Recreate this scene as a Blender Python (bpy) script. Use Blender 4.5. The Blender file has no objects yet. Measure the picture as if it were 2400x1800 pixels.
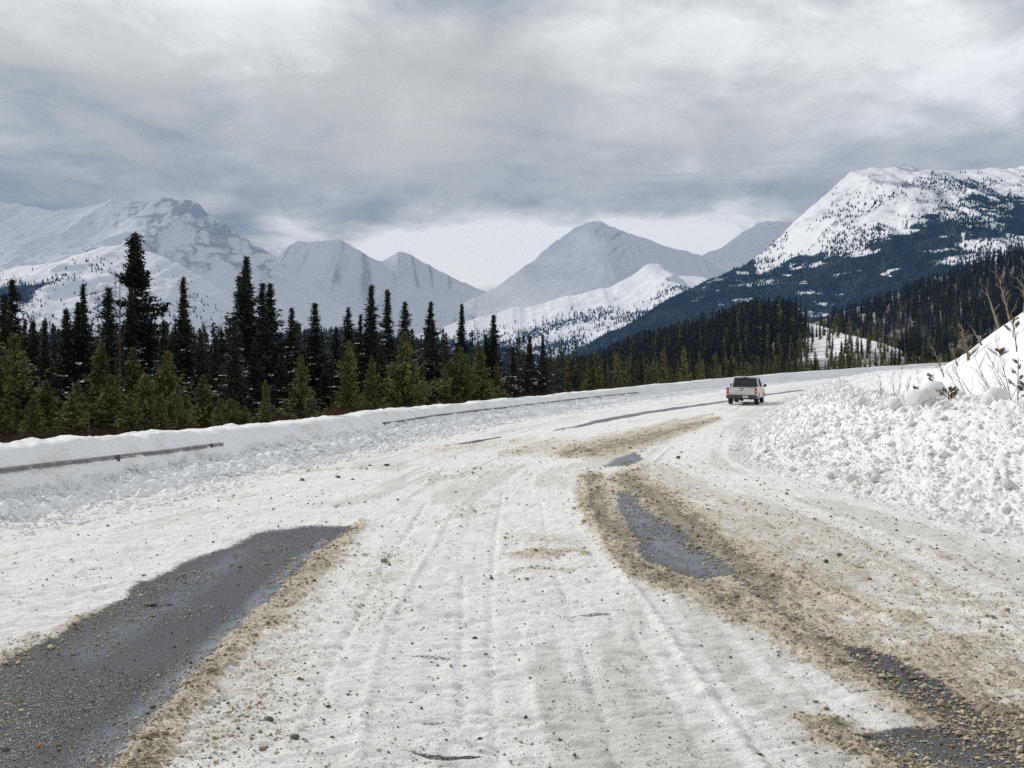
import bpy, math, random
import numpy as np
from mathutils import Vector, Matrix

# ------------------------------------------------------------------ camera, sky, sun
random.seed(7)
RNG = np.random.default_rng(11)
SC = bpy.context.scene
COL = SC.collection
F, CX, HZ, H = 2400.0, 1200.0, 868.0, 2.45      # focal length / centre / horizon of the photograph, eye height

cam_d = bpy.data.cameras.new("camera")
cam_d.sensor_width = 36.0
cam_d.lens = 36.0
cam_d.shift_y = -(900.0 - HZ) / 2400.0
cam_d.clip_start = 0.1
cam_d.clip_end = 40000
cam = bpy.data.objects.new("camera", cam_d)
cam.location = (0, 0, H)
cam.rotation_euler = (math.radians(90), 0, 0)
COL.objects.link(cam)
SC.camera = cam
SC.render.engine = "CYCLES"
SC.cycles.use_denoising = False
SC.cycles.max_bounces = 5
SC.cycles.diffuse_bounces = 3
SC.cycles.volume_bounces = 0
SC.view_settings.view_transform = "Standard"
SC.view_settings.look = "None"
SC.view_settings.exposure = 0.0
SC.view_settings.gamma = 1.0
SC.view_settings.use_curve_mapping = False

SUN_AZ, SUN_EL = -56.0, 33.0        # degrees left of the view axis, degrees above the horizon
SUN_STRENGTH = 3.15


def pdir(px, py):
    v = Vector(((px - CX) / F, 1.0, (HZ - py) / F))
    return v.normalized()


def build_world():
    w = bpy.data.worlds.new("World")
    SC.world = w
    w.use_nodes = True
    nt = w.node_tree
    N, Lk = nt.nodes, nt.links
    N.clear()
    out = N.new("ShaderNodeOutputWorld")
    bg = N.new("ShaderNodeBackground")
    bg.inputs["Strength"].default_value = 0.1
    Lk.new(bg.outputs[0], out.inputs[0])
    sky = N.new("ShaderNodeTexSky")
    sky.sky_type = "NISHITA"
    sky.sun_disc = False
    sky.sun_elevation = math.radians(SUN_EL)
    sky.sun_rotation = math.radians(SUN_AZ)
    tc = N.new("ShaderNodeTexCoord")
    # cloud layer: the direction is projected onto a level deck, with a soft horizon
    sep = N.new("ShaderNodeSeparateXYZ")
    Lk.new(tc.outputs["Generated"], sep.inputs[0])

    def math_(op, a, b=None, clamp=False):
        n = N.new("ShaderNodeMath")
        n.operation = op
        n.use_clamp = clamp
        for i, v in enumerate((a, b)):
            if v is None:
                continue
            if isinstance(v, (int, float)):
                n.inputs[i].default_value = v
            else:
                Lk.new(v, n.inputs[i])
        return n.outputs[0]

    zz = math_("ADD", math_("ABSOLUTE", sep.outputs[2]), 0.30)
    comb = N.new("ShaderNodeCombineXYZ")
    Lk.new(math_("DIVIDE", sep.outputs[0], zz), comb.inputs[0])
    Lk.new(math_("DIVIDE", sep.outputs[1], zz), comb.inputs[1])

    def noise(scale, detail, rough, dist, off):
        m = N.new("ShaderNodeMapping")
        m.inputs["Location"].default_value = off
        Lk.new(comb.outputs[0], m.inputs[0])
        n = N.new("ShaderNodeTexNoise")
        n.inputs["Scale"].default_value = scale
        n.inputs["Detail"].default_value = detail
        n.inputs["Roughness"].default_value = rough
        n.inputs["Distortion"].default_value = dist
        Lk.new(m.outputs[0], n.inputs[0])
        return n.outputs[0]
    n1 = noise(1.5, 7, 0.55, 0.3, (3.1, 1.7, 0))
    n2 = noise(4.6, 6, 0.6, 0.3, (7.7, 4.2, 0))
    t = math_("ADD", math_("MULTIPLY", math_("SUBTRACT", n1, 0.5), 2.0), math_("MULTIPLY", math_("SUBTRACT", n2, 0.5), 2.0))
    t = math_("ADD", t, 0.42)
    # warped direction for the large cloud masses
    wn = N.new("ShaderNodeTexNoise")
    wn.inputs["Scale"].default_value = 5.0
    wn.inputs["Detail"].default_value = 5
    Lk.new(tc.outputs["Generated"], wn.inputs[0])
    vs = N.new("ShaderNodeVectorMath")
    vs.operation = "SUBTRACT"
    Lk.new(wn.outputs["Color"], vs.inputs[0])
    vs.inputs[1].default_value = (0.5, 0.5, 0.5)
    vm = N.new("ShaderNodeVectorMath")
    vm.operation = "SCALE"
    vm.inputs["Scale"].default_value = 0.07
    Lk.new(vs.outputs[0], vm.inputs[0])
    va = N.new("ShaderNodeVectorMath")
    va.operation = "ADD"
    Lk.new(tc.outputs["Generated"], va.inputs[0])
    Lk.new(vm.outputs[0], va.inputs[1])
    for (px, py, rx, ry, amp) in CLOUDS:
        d = pdir(px, py)
        s = N.new("ShaderNodeVectorMath")
        s.operation = "SUBTRACT"
        Lk.new(va.outputs[0], s.inputs[0])
        s.inputs[1].default_value = d
        k = N.new("ShaderNodeVectorMath")
        k.operation = "MULTIPLY"
        k.inputs[1].default_value = (F / rx, F / rx, F / ry)
        Lk.new(s.outputs[0], k.inputs[0])
        ln = N.new("ShaderNodeVectorMath")
        ln.operation = "DOT_PRODUCT"
        Lk.new(k.outputs[0], ln.inputs[0])
        Lk.new(k.outputs[0], ln.inputs[1])
        e = math_("EXPONENT", math_("MULTIPLY", ln.outputs["Value"], -1.0))
        t = math_("ADD", t, math_("MULTIPLY", e, amp))
    ramp = N.new("ShaderNodeValToRGB")
    cr = ramp.color_ramp
    cr.elements[0].position = 0.0
    cr.elements[0].color = (0.25, 0.275, 0.295, 1)
    cr.elements[1].position = 1.0
    cr.elements[1].color = (1.0, 1.0, 0.98, 1)
    e = cr.elements.new(0.30)
    e.color = (0.41, 0.42, 0.41, 1)
    e = cr.elements.new(0.62)
    e.color = (0.64, 0.64, 0.61, 1)
    Lk.new(t, ramp.inputs[0])
    mul = N.new("ShaderNodeVectorMath")
    mul.operation = "SCALE"
    mul.inputs["Scale"].default_value = 13.2
    Lk.new(ramp.outputs[0], mul.inputs[0])
    mix = N.new("ShaderNodeMixRGB")
    mix.inputs[0].default_value = 0.94
    Lk.new(sky.outputs[0], mix.inputs[1])
    Lk.new(mul.outputs[0], mix.inputs[2])
    Lk.new(mix.outputs[0], bg.inputs[0])


# cloud masses: centre and spread given as they appear in the photograph, then lighter (+) or darker (-)
CLOUDS = [
    (360, 10, 260, 130, 2.2), (60, 60, 140, 60, 0.30),
    (80, 170, 150, 80, -0.5), (490, 110, 150, 120, -0.8), (250, 230, 180, 60, -0.18),
    (650, 90, 140, 110, 0.8), (950, 230, 260, 130, 0.22), (1350, 90, 260, 120, 0.3),
    (1750, 130, 420, 150, 0.4), (2150, 120, 260, 120, 0.35), (2350, 60, 120, 80, -0.18),
    (1200, 420, 900, 90, -0.22), (300, 380, 420, 70, -0.12), (700, 480, 300, 60, -0.22),
    (1700, 480, 500, 60, -0.18), (1060, 610, 220, 75, 2.2), (1570, 555, 160, 50, 1.6), (1240, 560, 260, 40, 0.3),
    (650, 545, 90, 35, 0.6), (60, 400, 120, 80, 0.1),
]
build_world()

sun_d = bpy.data.lights.new("sun", "SUN")
sun_d.energy = SUN_STRENGTH
sun_d.angle = math.radians(0.6)
sun_d.color = (1.0, 0.965, 0.91)
sun = bpy.data.objects.new("sun", sun_d)
_a, _e = math.radians(SUN_AZ), math.radians(SUN_EL)
_s = Vector((math.sin(_a) * math.cos(_e), math.cos(_a) * math.cos(_e), math.sin(_e)))
sun.rotation_euler = _s.to_track_quat("Z", "Y").to_euler()
COL.objects.link(sun)


# ------------------------------------------------------------------ helpers
def _h(ix, iy, seed):
    n = (ix.astype(np.int64) * 374761393 + iy.astype(np.int64) * 668265263 + seed * 1442695041) & 0xFFFFFFFF
    n = ((n ^ (n >> 13)) * 1274126177) & 0xFFFFFFFF
    n = ((n ^ (n >> 16)) * 2246822519) & 0xFFFFFFFF
    return ((n ^ (n >> 15)) & 0xFFFFFF) / float(0xFFFFFF)


def vn(x, y, seed=0):
    x = np.asarray(x, float)
    y = np.asarray(y, float)
    ix, iy = np.floor(x), np.floor(y)
    fx, fy = x - ix, y - iy
    fx = fx * fx * fx * (fx * (fx * 6 - 15) + 10)
    fy = fy * fy * fy * (fy * (fy * 6 - 15) + 10)
    a, b = _h(ix, iy, seed), _h(ix + 1, iy, seed)
    c, d = _h(ix, iy + 1, seed), _h(ix + 1, iy + 1, seed)
    return (a + (b - a) * fx) * (1 - fy) + (c + (d - c) * fx) * fy


def fbm(x, y, octv=4, seed=0, gain=0.5):
    s, a, t = 0.0, 1.0, 0.0
    for i in range(octv):
        s = s + a * vn(x * (2.03 ** i) + 17.3 * i, y * (2.03 ** i) - 9.1 * i, seed + i)
        t += a
        a *= gain
    return s / t


def ridged(x, y, octv=4, seed=0, gain=0.5):
    s, a, t = 0.0, 1.0, 0.0
    for i in range(octv):
        s = s + a * (1 - np.abs(2 * vn(x * (2.03 ** i) + 17.3 * i, y * (2.03 ** i) - 9.1 * i, seed + i) - 1))
        t += a
        a *= gain
    return s / t


def worley(x, y, seed=0):
    """distance to the nearest random point, and that point's random value"""
    ix, iy = np.floor(x), np.floor(y)
    best = np.full(np.shape(x), 9.0)
    val = np.zeros(np.shape(x))
    for dx in (-1, 0, 1):
        for dy in (-1, 0, 1):
            jx, jy = ix + dx, iy + dy
            qx, qy = jx + _h(jx, jy, seed), jy + _h(jx, jy, seed + 5)
            d = (qx - x) ** 2 + (qy - y) ** 2
            m = d < best
            best = np.where(m, d, best)
            val = np.where(m, _h(jx, jy, seed + 9), val)
    return np.sqrt(best), val


def smooth(a, b, x):
    t = np.clip((x - a) / (b - a), 0, 1)
    return t * t * (3 - 2 * t)


def mesh_np(name, verts, faces, mat=None, shade=True, attrs=None, mats=None, mat_idx=None):
    me = bpy.data.meshes.new(name)
    v = np.ascontiguousarray(verts, dtype=np.float32)
    f = np.ascontiguousarray(faces, dtype=np.int32)
    k = f.shape[1]
    me.vertices.add(len(v))
    me.vertices.foreach_set("co", v.ravel())
    me.loops.add(f.size)
    me.loops.foreach_set("vertex_index", f.ravel())
    me.polygons.add(len(f))
    me.polygons.foreach_set("loop_start", np.arange(0, f.size, k, dtype=np.int32))
    if shade:
        me.polygons.foreach_set("use_smooth", np.ones(len(f), dtype=bool))
    if mat is not None:
        me.materials.append(mat)
    for m in mats or []:
        me.materials.append(m)
    if mat_idx is not None:
        me.polygons.foreach_set("material_index", np.ascontiguousarray(mat_idx, dtype=np.int32))
    for an, av in (attrs or {}).items():
        at = me.attributes.new(an, "FLOAT", "POINT")
        at.data.foreach_set("value", np.ascontiguousarray(av, dtype=np.float32).ravel())
    me.update(calc_edges=True)
    me.validate()
    return me


def put(name, me, parent=None, label=None, cat=None, group=None, kind=None, loc=None):
    o = bpy.data.objects.new(name, me)
    COL.objects.link(o)
    if parent is not None:
        o.parent = parent
    if loc is not None:
        o.location = loc
    tag(o, label, cat, group, kind)
    return o


def tag(o, label=None, cat=None, group=None, kind=None):
    if label:
        o["label"] = label
    if cat:
        o["category"] = cat
    if group:
        o["group"] = group
    if kind:
        o["kind"] = kind
    return o


def grid_faces(nr, nc):
    i = np.arange((nr - 1) * (nc - 1))
    r, c = i // (nc - 1), i % (nc - 1)
    a = r * nc + c
    return np.stack([a, a + 1, a + nc + 1, a + nc], 1)


class G:
    """small node-graph helper"""

    def __init__(self, name):
        self.m = bpy.data.materials.new(name)
        self.m.use_nodes = True
        self.nt = self.m.node_tree
        self.N = self.nt.nodes
        self.b = self.N["Principled BSDF"]
        self.co = self.N.new("ShaderNodeTexCoord").outputs["Object"]

    def link(self, a, b):
        self.nt.links.new(a, b)

    def attr(self, name):
        n = self.N.new("ShaderNodeAttribute")
        n.attribute_name = name
        return n.outputs["Fac"]

    def noise(self, scale, detail=4, rough=0.55, dist=0.0, sc=(1, 1, 1)):
        src = self.co
        if sc != (1, 1, 1):
            m = self.N.new("ShaderNodeMapping")
            m.inputs["Scale"].default_value = sc
            self.link(src, m.inputs[0])
            src = m.outputs[0]
        n = self.N.new("ShaderNodeTexNoise")
        n.inputs["Scale"].default_value = scale
        n.inputs["Detail"].default_value = detail
        n.inputs["Roughness"].default_value = rough
        n.inputs["Distortion"].default_value = dist
        self.link(src, n.inputs[0])
        return n.outputs[0]

    def vor(self, scale):
        n = self.N.new("ShaderNodeTexVoronoi")
        n.inputs["Scale"].default_value = scale
        self.link(self.co, n.inputs[0])
        return n.outputs["Distance"]

    def math(self, op, a, b=None, clamp=False):
        n = self.N.new("ShaderNodeMath")
        n.operation = op
        n.use_clamp = clamp
        for i, v in enumerate((a, b)):
            if v is None:
                continue
            if isinstance(v, (int, float)):
                n.inputs[i].default_value = v
            else:
                self.link(v, n.inputs[i])
        return n.outputs[0]

    def ramp(self, fac, lo, hi, a=0.0, b=1.0):
        n = self.N.new("ShaderNodeMapRange")
        n.interpolation_type = "SMOOTHSTEP"
        for i, v in enumerate((fac, lo, hi, a, b)):
            if isinstance(v, (int, float)):
                n.inputs[i].default_value = v
            else:
                self.link(v, n.inputs[i])
        return n.outputs[0]

    def mix(self, fac, a, b):
        n = self.N.new("ShaderNodeMixRGB")
        for i, v in enumerate((fac, a, b)):
            if isinstance(v, (int, float)):
                n.inputs[i].default_value = v
            elif isinstance(v, tuple):
                n.inputs[i].default_value = v + (1,)
            else:
                self.link(v, n.inputs[i])
        return n.outputs[0]

    def color(self, c):
        if isinstance(c, tuple):
            self.b.inputs["Base Color"].default_value = c + (1,)
        else:
            self.link(c, self.b.inputs["Base Color"])

    def rough(self, r):
        if isinstance(r, (int, float)):
            self.b.inputs["Roughness"].default_value = r
        else:
            self.link(r, self.b.inputs["Roughness"])

    def spec(self, s):
        if isinstance(s, (int, float)):
            self.b.inputs["Specular IOR Level"].default_value = s
        else:
            self.link(s, self.b.inputs["Specular IOR Level"])

    def bump(self, hgt, dist, strength=1.0):
        n = self.N.new("ShaderNodeBump")
        n.inputs["Distance"].default_value = dist
        if isinstance(strength, (int, float)):
            n.inputs["Strength"].default_value = strength
        else:
            self.link(strength, n.inputs["Strength"])
        self.link(hgt, n.inputs["Height"])
        self.link(n.outputs[0], self.b.inputs["Normal"])


SNOW = (0.87, 0.88, 0.90)


def mat_plain(name, c, rough=0.6, spec=0.3, var=0.15, scale=3.0, metallic=0.0):
    g = G(name)
    n = g.noise(scale, 4)
    dark = tuple(x * (1 - var) for x in c)
    light = tuple(min(1, x * (1 + var)) for x in c)
    g.color(g.mix(g.ramp(n, 0.35, 0.65), dark, light))
    g.rough(rough)
    g.spec(spec)
    g.b.inputs["Metallic"].default_value = metallic
    return g.m


def mat_snow(name, fine=9.0, dist=0.03, dirt=0.0):
    g = G(name)
    n = g.noise(fine, 6, 0.65)
    big = g.noise(0.7, 4, 0.6)
    c = g.mix(g.ramp(big, 0.35, 0.7), SNOW, (0.82, 0.83, 0.845))
    if dirt:
        d = g.math("MULTIPLY", g.attr("dirt"), g.ramp(g.noise(14, 5, 0.7), 0.38, 0.62))
        c = g.mix(g.math("MULTIPLY", d, dirt), c, (0.42, 0.34, 0.24))
    g.color(c)
    g.rough(0.75)
    g.spec(0.2)
    g.bump(n, dist)
    return g.m


# road frame -------------------------------------------------------
_Lk = np.array([(-30, -11), (0, -10.6), (10, -9.3), (15.9, -7.9), (18.3, -7.35), (20.8, -6.8), (26.5, -5.6), (34, -4.0),
                (44.5, -1.7), (55, 1.7), (64, 4.8), (75, 9.5), (88, 15.5), (98, 20.5), (128, 37.5), (142, 46.5), (192, 80), (260, 128), (330, 180)])
_Rk = np.array([(-30, 9.5), (5, 8.6), (12, 8.0), (15.4, 7.6), (19.8, 6.8), (26.5, 6.3), (32, 7.2), (45, 10.6), (64, 16.4),
                (74, 19.6), (88, 24.2), (108, 32.0), (130, 43), (180, 70), (250, 112), (330, 165)])
_td = np.arange(-30, 331, 1.0)


def _tab(k, w=7):
    t = np.interp(_td, k[:, 0], k[:, 1])
    p = np.pad(t, w // 2, mode="reflect", reflect_type="odd")
    return np.convolve(p, np.ones(w) / w, mode="valid")


_LT, _RT = _tab(_Lk), _tab(_Rk)


def L(D):
    return np.interp(D, _td, _LT)


def R(D):
    return np.interp(D, _td, _RT)


def rise(D):
    u = (D - 70) / 12.0
    r = 0.02 * 12.0 * np.log1p(np.exp(np.clip(u, -30, 30)))
    r = np.where(u > 30, 0.02 * (D - 70), r)
    return np.minimum(r, 3.2 + 0.003 * D)


def to_px(x, y, z=0.0):
    y = np.maximum(y, 0.5)
    return CX + F * x / y, HZ + F * (H - z) / y


def on_road(px, py):
    """point of the road surface seen at a pixel of the photograph"""
    D = F * H / (py - HZ)
    for _ in range(12):
        D = F * (H - float(rise(np.array(D)))) / (py - HZ)
    return (px - CX) / F * D, D


def seg_dist(px, py, pts, ky=1.9):
    """distance (in photo pixels, foreshortening undone by ky) to a polyline and the radius there"""
    best = np.full(px.shape, 1e9)
    for (x0, y0, r0), (x1, y1, r1) in zip(pts[:-1], pts[1:]):
        dx, dy = x1 - x0, (y1 - y0) * ky
        ll = dx * dx + dy * dy + 1e-9
        t = np.clip(((px - x0) * dx + (py - y0) * ky * dy) / ll, 0, 1)
        d = np.hypot(px - x0 - t * dx, (py - y0) * ky - t * dy)
        best = np.minimum(best, d / (r0 + (r1 - r0) * t))
    return best


def poly_in(px, py, poly):
    inside = np.zeros(px.shape, bool)
    n = len(poly)
    for i in range(n):
        x0, y0 = poly[i]
        x1, y1 = poly[(i + 1) % n]
        c = ((y0 > py) != (y1 > py)) & (px < (x1 - x0) * (py - y0) / (y1 - y0 + 1e-12) + x0)
        inside ^= c
    return inside


def poly_sd(px, py, poly, ky=1.9):
    pts = [(x, y, 1.0) for x, y in poly] + [(poly[0][0], poly[0][1], 1.0)]
    d = seg_dist(px, py, pts, ky)
    return np.where(poly_in(px, py, poly), -d, d)


ASPHALT = [
    ([(-420, 1800), (-300, 1650), (0, 1566), (80, 1518), (160, 1478), (250, 1424), (330, 1368), (400, 1336), (480, 1302), (560, 1268), (620, 1244), (690, 1236), (760, 1234),
      (835, 1237), (790, 1262), (730, 1300), (690, 1345), (640, 1395), (570, 1455), (500, 1540), (430, 1620), (360, 1700),
      (290, 1775), (230, 1850), (150, 2100), (-500, 2400), (-900, 2100)], 20),
    ([(1440, 1152), (1478, 1160), (1530, 1208), (1590, 1240), (1650, 1290), (1730, 1348), (1650, 1358), (1560, 1332), (1500, 1292), (1462, 1220)], 16),
    ([(1412, 1094), (1440, 1076), (1490, 1060), (1505, 1076), (1470, 1094)], 12),
    ([(1975, 1515), (2050, 1526), (2125, 1562), (2205, 1608), (2295, 1675), (2400, 1742), (2520, 1800), (2420, 1806), (2300, 1745), (2200, 1695), (2115, 1640), (2045, 1580)], 18),
    ([(1980, 1716), (2100, 1704), (2200, 1698), (2300, 1736), (2430, 1760), (2700, 1900), (2300, 1930), (2150, 1812), (2050, 1750)], 20),
]
ASPHALT_SHADOW_LINES = [
    ([(1300, 1010, 2), (1400, 988, 8), (1525, 965, 7), (1706, 940, 4), (1797, 925, 4), (1891, 913, 4), (1990, 903, 2)], 0.9),
    ([(1720, 1352, 16), (1850, 1440, 26), (1990, 1525, 24)], 0.45),
    ([(1050, 1045, 2), (1110, 1035, 7), (1178, 1024, 2)], 0.8),
    ([(1720, 952, 2), (1800, 949, 3), (1860, 946, 1.5)], 0.5),  # shadow cast to the right of the pickup, painted dark into the road
    ([(1310, 1446, 4), (1370, 1444, 13), (1430, 1441, 6)], 0.55),
    ([(1180, 1433, 3), (1230, 1430, 10), (1290, 1428, 4)], 0.35),
    ([(945, 1542, 6), (1010, 1541, 12), (1068, 1546, 5)], 0.5),
    ([(960, 1772, 6), (1050, 1780, 20), (1150, 1776, 7)], 0.9),
    ([(1240, 1745, 4), (1280, 1742, 12), (1310, 1738, 4)], 0.4),
    ([(990, 1702, 4), (1035, 1698, 12), (1050, 1690, 4)], 0.5),
]
SAND = [
    ([(850, 1236, 14), (770, 1280, 34), (700, 1350, 42), (640, 1420, 44), (560, 1500, 50), (480, 1590, 56), (400, 1690, 60), (300, 1810, 70)], 1.0),
    ([(330, 1400, 16), (250, 1445, 26), (150, 1500, 36), (0, 1580, 44), (-150, 1660, 50)], 0.85),
    ([(1385, 1125, 26), (1412, 1220, 34), (1500, 1330, 36), (1600, 1372, 34), (1750, 1415, 60)], 1.3),
    ([(1470, 1130, 34), (1570, 1200, 44), (1680, 1290, 46), (1790, 1370, 60), (1800, 1400, 50)], 1.5),
    ([(1780, 1410, 50), (1900, 1490, 66), (2060, 1570, 66), (2220, 1650, 80), (2450, 1750, 90)], 1.15),
    ([(2000, 1440, 70), (2200, 1550, 90), (2420, 1690, 110)], 0.6),
    ([(1850, 1690, 16), (1990, 1730, 46), (2140, 1790, 70), (2260, 1860, 80)], 0.8),
    ([(1330, 1062, 20), (1440, 1045, 34), (1560, 1015, 22), (1680, 982, 8)], 1.25),
    ([(1480, 1012, 5), (1562, 996, 11), (1670, 970, 5)], 0.6),
    ([(1180, 1062, 16), (1300, 1048, 36), (1420, 1046, 20)], 0.55),
    ([(1600, 1160, 60), (1800, 1250, 140), (2000, 1330, 160), (2250, 1440, 150), (2420, 1520, 150)], 0.42),
    ([(1500, 1110, 60), (1600, 1120, 60)], 0.35),
    ([(1560, 1200, 70), (1750, 1300, 90), (1900, 1390, 90), (2100, 1480, 90), (2400, 1600, 100)], 0.62),
    ([(1700, 1180, 60), (1900, 1230, 90), (2200, 1330, 100), (2420, 1400, 100)], 0.30),
    ([(900, 1330, 60), (860, 1430, 60)], 0.3),
    ([(1000, 1060, 20), (1120, 1045, 20), (1250, 1030, 14)], 0.4),
    ([(1000, 1130, 14), (1100, 1110, 20), (1200, 1100, 14)], 0.35),
    ([(1185, 1299, 8), (1260, 1297, 16), (1360, 1292, 10)], 0.8),
    ([(1190, 1340, 5), (1260, 1338, 11), (1370, 1332, 6)], 0.6),
    ([(1180, 1262, 14), (1260, 1262, 30), (1330, 1270, 20)], 0.4),
    ([(1040, 1222, 8), (1130, 1190, 22), (1170, 1180, 8)], 0.35),
    ([(620, 1118, 2), (700, 1112, 3), (790, 1100, 3), (860, 1094, 2)], 0.6),
    ([(760, 1310, 30), (700, 1440, 70), (620, 1570, 110), (540, 1700, 140)], 0.38),
    ([(500, 1171, 3), (560, 1163, 6), (620, 1155, 3)], 0.4),
]


def road_masks(x, y):
    z = rise(y)
    px, py = to_px(x, y, z)
    k = np.clip(y / 9.0, 0.3, 30)      # noise size in metres grows with the size of the patch
    wx = (fbm(x / 0.35, y / 0.55, 4, 31) - 0.5) * 60 + (fbm(x / 1.8, y / 2.6, 3, 37) - 0.5) * 50
    wy = (fbm(x / 0.35, y / 0.55, 4, 41) - 0.5) * 34
    att = 1 / np.clip(k, 1, 6)
    qx, qy = px + wx * att, py + wy * att
    asp = np.zeros(x.shape)
    for poly, soft in ASPHALT:
        asp = np.maximum(asp, smooth(soft * 1.5, -soft * 1.5, poly_sd(px + wx * att * .6, py + wy * att * .5, poly)))
    for pts, s in ASPHALT_SHADOW_LINES:
        asp = np.maximum(asp, s * smooth(1.3, 0.4, seg_dist(px + wx * att * .4, py + wy * att * .25, pts)))
    sand = np.zeros(x.shape)
    for pts, s in SAND:
        sand = np.maximum(sand, s * smooth(2.5, 0.0, seg_dist(qx, qy, pts)))
    sand = sand * (0.50 + 0.95 * fbm(x / 0.28, y / 0.4, 3, 47))
    return asp, sand


# ridges thrown up beside wheel tracks, in photo pixels
RUTS = [
    ([(1180, 1150, 5), (1160, 1260, 6), (1150, 1400, 8), (1150, 1550, 9), (1160, 1720, 11), (1170, 1850, 12)], -0.012),
    ([(1000, 1180, 5), (930, 1290, 6), (850, 1420, 8), (780, 1560, 9), (720, 1720, 11)], -0.014),
    ([(1480, 1470, 6), (1560, 1600, 9), (1650, 1780, 11)], -0.014),
    ([(1270, 1180, 5), (1290, 1300, 7), (1340, 1450, 8), (1400, 1640, 10), (1450, 1820, 11)], -0.010),
    ([(1372, 1130, 6), (1385, 1200, 7), (1420, 1290, 8), (1500, 1400, 9), (1600, 1540, 10), (1700, 1680, 12), (1790, 1800, 13)], 0.020),
    ([(1120, 1150, 6), (1050, 1210, 6), (1010, 1290, 6), (960, 1370, 7), (905, 1460, 8), (880, 1560, 9), (850, 1700, 10), (840, 1800, 12)], 0.014),
    ([(1085, 1350, 6), (1084, 1450, 8), (1080, 1560, 9), (1085, 1700, 10)], -0.012),
    ([(1240, 1470, 6), (1225, 1520, 8), (1260, 1650, 10), (1300, 1790, 10)], 0.008),
    ([(1830, 1340, 5), (1930, 1395, 8), (2030, 1440, 9), (2110, 1475, 7)], 0.03),
    ([(1540, 1160, 4), (1600, 1230, 7), (1690, 1270, 6)], 0.03),
    ([(2280, 1440, 5), (2360, 1475, 9), (2420, 1510, 9)], 0.02),
    ([(1650, 1520, 5), (1720, 1640, 7), (1800, 1760, 8)], 0.010),
    ([(1490, 1110, 3), (1535, 1080, 4), (1570, 1050, 3)], 0.02),
]


def road_height(x, y, asp, sand):
    z = rise(y)
    px, py = to_px(x, y, z)
    near = smooth(60, 15, y)
    h = (fbm(x / 1.7, y / 2.5, 3, 3) - 0.5) * 0.07
    h = h + (fbm(x / 0.22, y / 0.10, 4, 5, 0.62) - 0.5) * 0.085 * near * (1 - asp)
    h = h + (ridged(x / 0.34, y / 0.2, 3, 7) - 0.5) * 0.020 * near * (1 - asp)
    q = (x - L(y)) / (R(y) - L(y))
    h = h + (ridged(q * 26 + (fbm(x / 3, y / 9, 2, 83) - .5) * 1.5, y / 16, 3, 81) - .5) * 0.022 * (1 - asp) * smooth(90, 20, y) * 1.6
    pits = smooth(0.63, 0.73, fbm(x / 0.5, y / 0.3, 3, 71))
    h = h - pits * 0.018 * (1 - asp)
    wd, wv = worley(x / 0.075, y / 0.085, 15)
    lump = np.clip(1 - wd / (0.25 + 0.5 * wv), 0, 1)
    h = h + np.sqrt(lump) * (0.022 * np.clip(sand, 0, 1) + 0.004) * near * (1 - 0.8 * asp)
    wd, wv = worley(x / 0.16 + 4, y / 0.19, 25)
    h = h + np.sqrt(np.clip(1 - wd / (0.2 + 0.5 * wv), 0, 1)) * 0.022 * np.clip(sand, 0, 1) * near * (1 - asp) * (wv > .5)
    for pts, a in RUTS:
        h = h + 1.7 * a * np.exp(-seg_dist(px, py, pts) ** 2)
    h = h - 0.016 * asp + 0.012 * np.clip(sand, 0, 1) * (1 - asp)
    return z + h


# ground heights ----------------------------------------------------
HA = np.array([(1200, 0), (1290, 862), (1350, 846), (1400, 830), (1500, 786), (1560, 772), (1620, 757), (1680, 735), (1740, 712),
               (1790, 706), (1830, 722), (1870, 762), (1900, 800), (1960, 850), (2040, 868)], float)
HA[0] = (1200, 868)
HB = np.array([(1780, 868), (1830, 830), (1870, 790), (1920, 752), (1990, 714), (2060, 694), (2100, 674), (2200, 643), (2280, 614),
               (2340, 592), (2400, 572), (2600, 520), (2900, 480), (3400, 470)], float)


def hills(x, y):
    XA, DA, XB, DB = (HA[:, 0] - CX) / F * 450, 450., (HB[:, 0] - CX) / F * 700, 700.
    za = np.interp(x, XA, np.maximum((868 - HA[:, 1]) * DA / F + H - 8.5, -3))
    zb = np.interp(x, XB, np.maximum((868 - HB[:, 1]) * DB / F + H - 8.5, -3))
    a = -3 + (za + 3) * smooth(190, 450, y) * smooth(760, 480, y)
    b = -3 + (zb + 3) * (0.36 * smooth(270, 400, y) * 1.0 + 0.30 * smooth(400, 480, y) + 0.34 * smooth(470, 700, y)) * smooth(1300, 760, y)
    return np.maximum(a, b)


def ground(x, y):
    ol = L(y) - x
    orr = x - R(y)
    base = rise(y)
    hz = hills(x, y)
    left = base - 0.4 - (base * 0.9 + 1.7) * smooth(2.2, 13, ol)
    z = np.where(ol > 0, left, base - 0.4)
    w = smooth(8, 40, ol) * smooth(60, 200, y)
    z = np.where(ol > 0, z * (1 - w) + (hz + (fbm(x / 60, y / 60, 3, 8) - .5) * 3) * w, z)
    # right side: shelf behind the plough bank, then the snowy slope
    sl = np.interp(y, [0, 25, 42, 60, 80, 120], [0.90, 0.98, 0.86, 0.40, 0.18, 0.07])
    shelf = base - 0.4 + 1.55 * smooth(1.5, 4.5, orr) + sl * np.clip(orr - 7.0, 0, 26) + (fbm(x / 5, y / 5, 3, 12) - .5) * 0.5 * smooth(4, 9, orr)
    z = np.where(orr > 0, shelf * (1 - smooth(120, 260, y)) + np.maximum(hz, base - 1) * smooth(120, 260, y), z)
    return z


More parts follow.
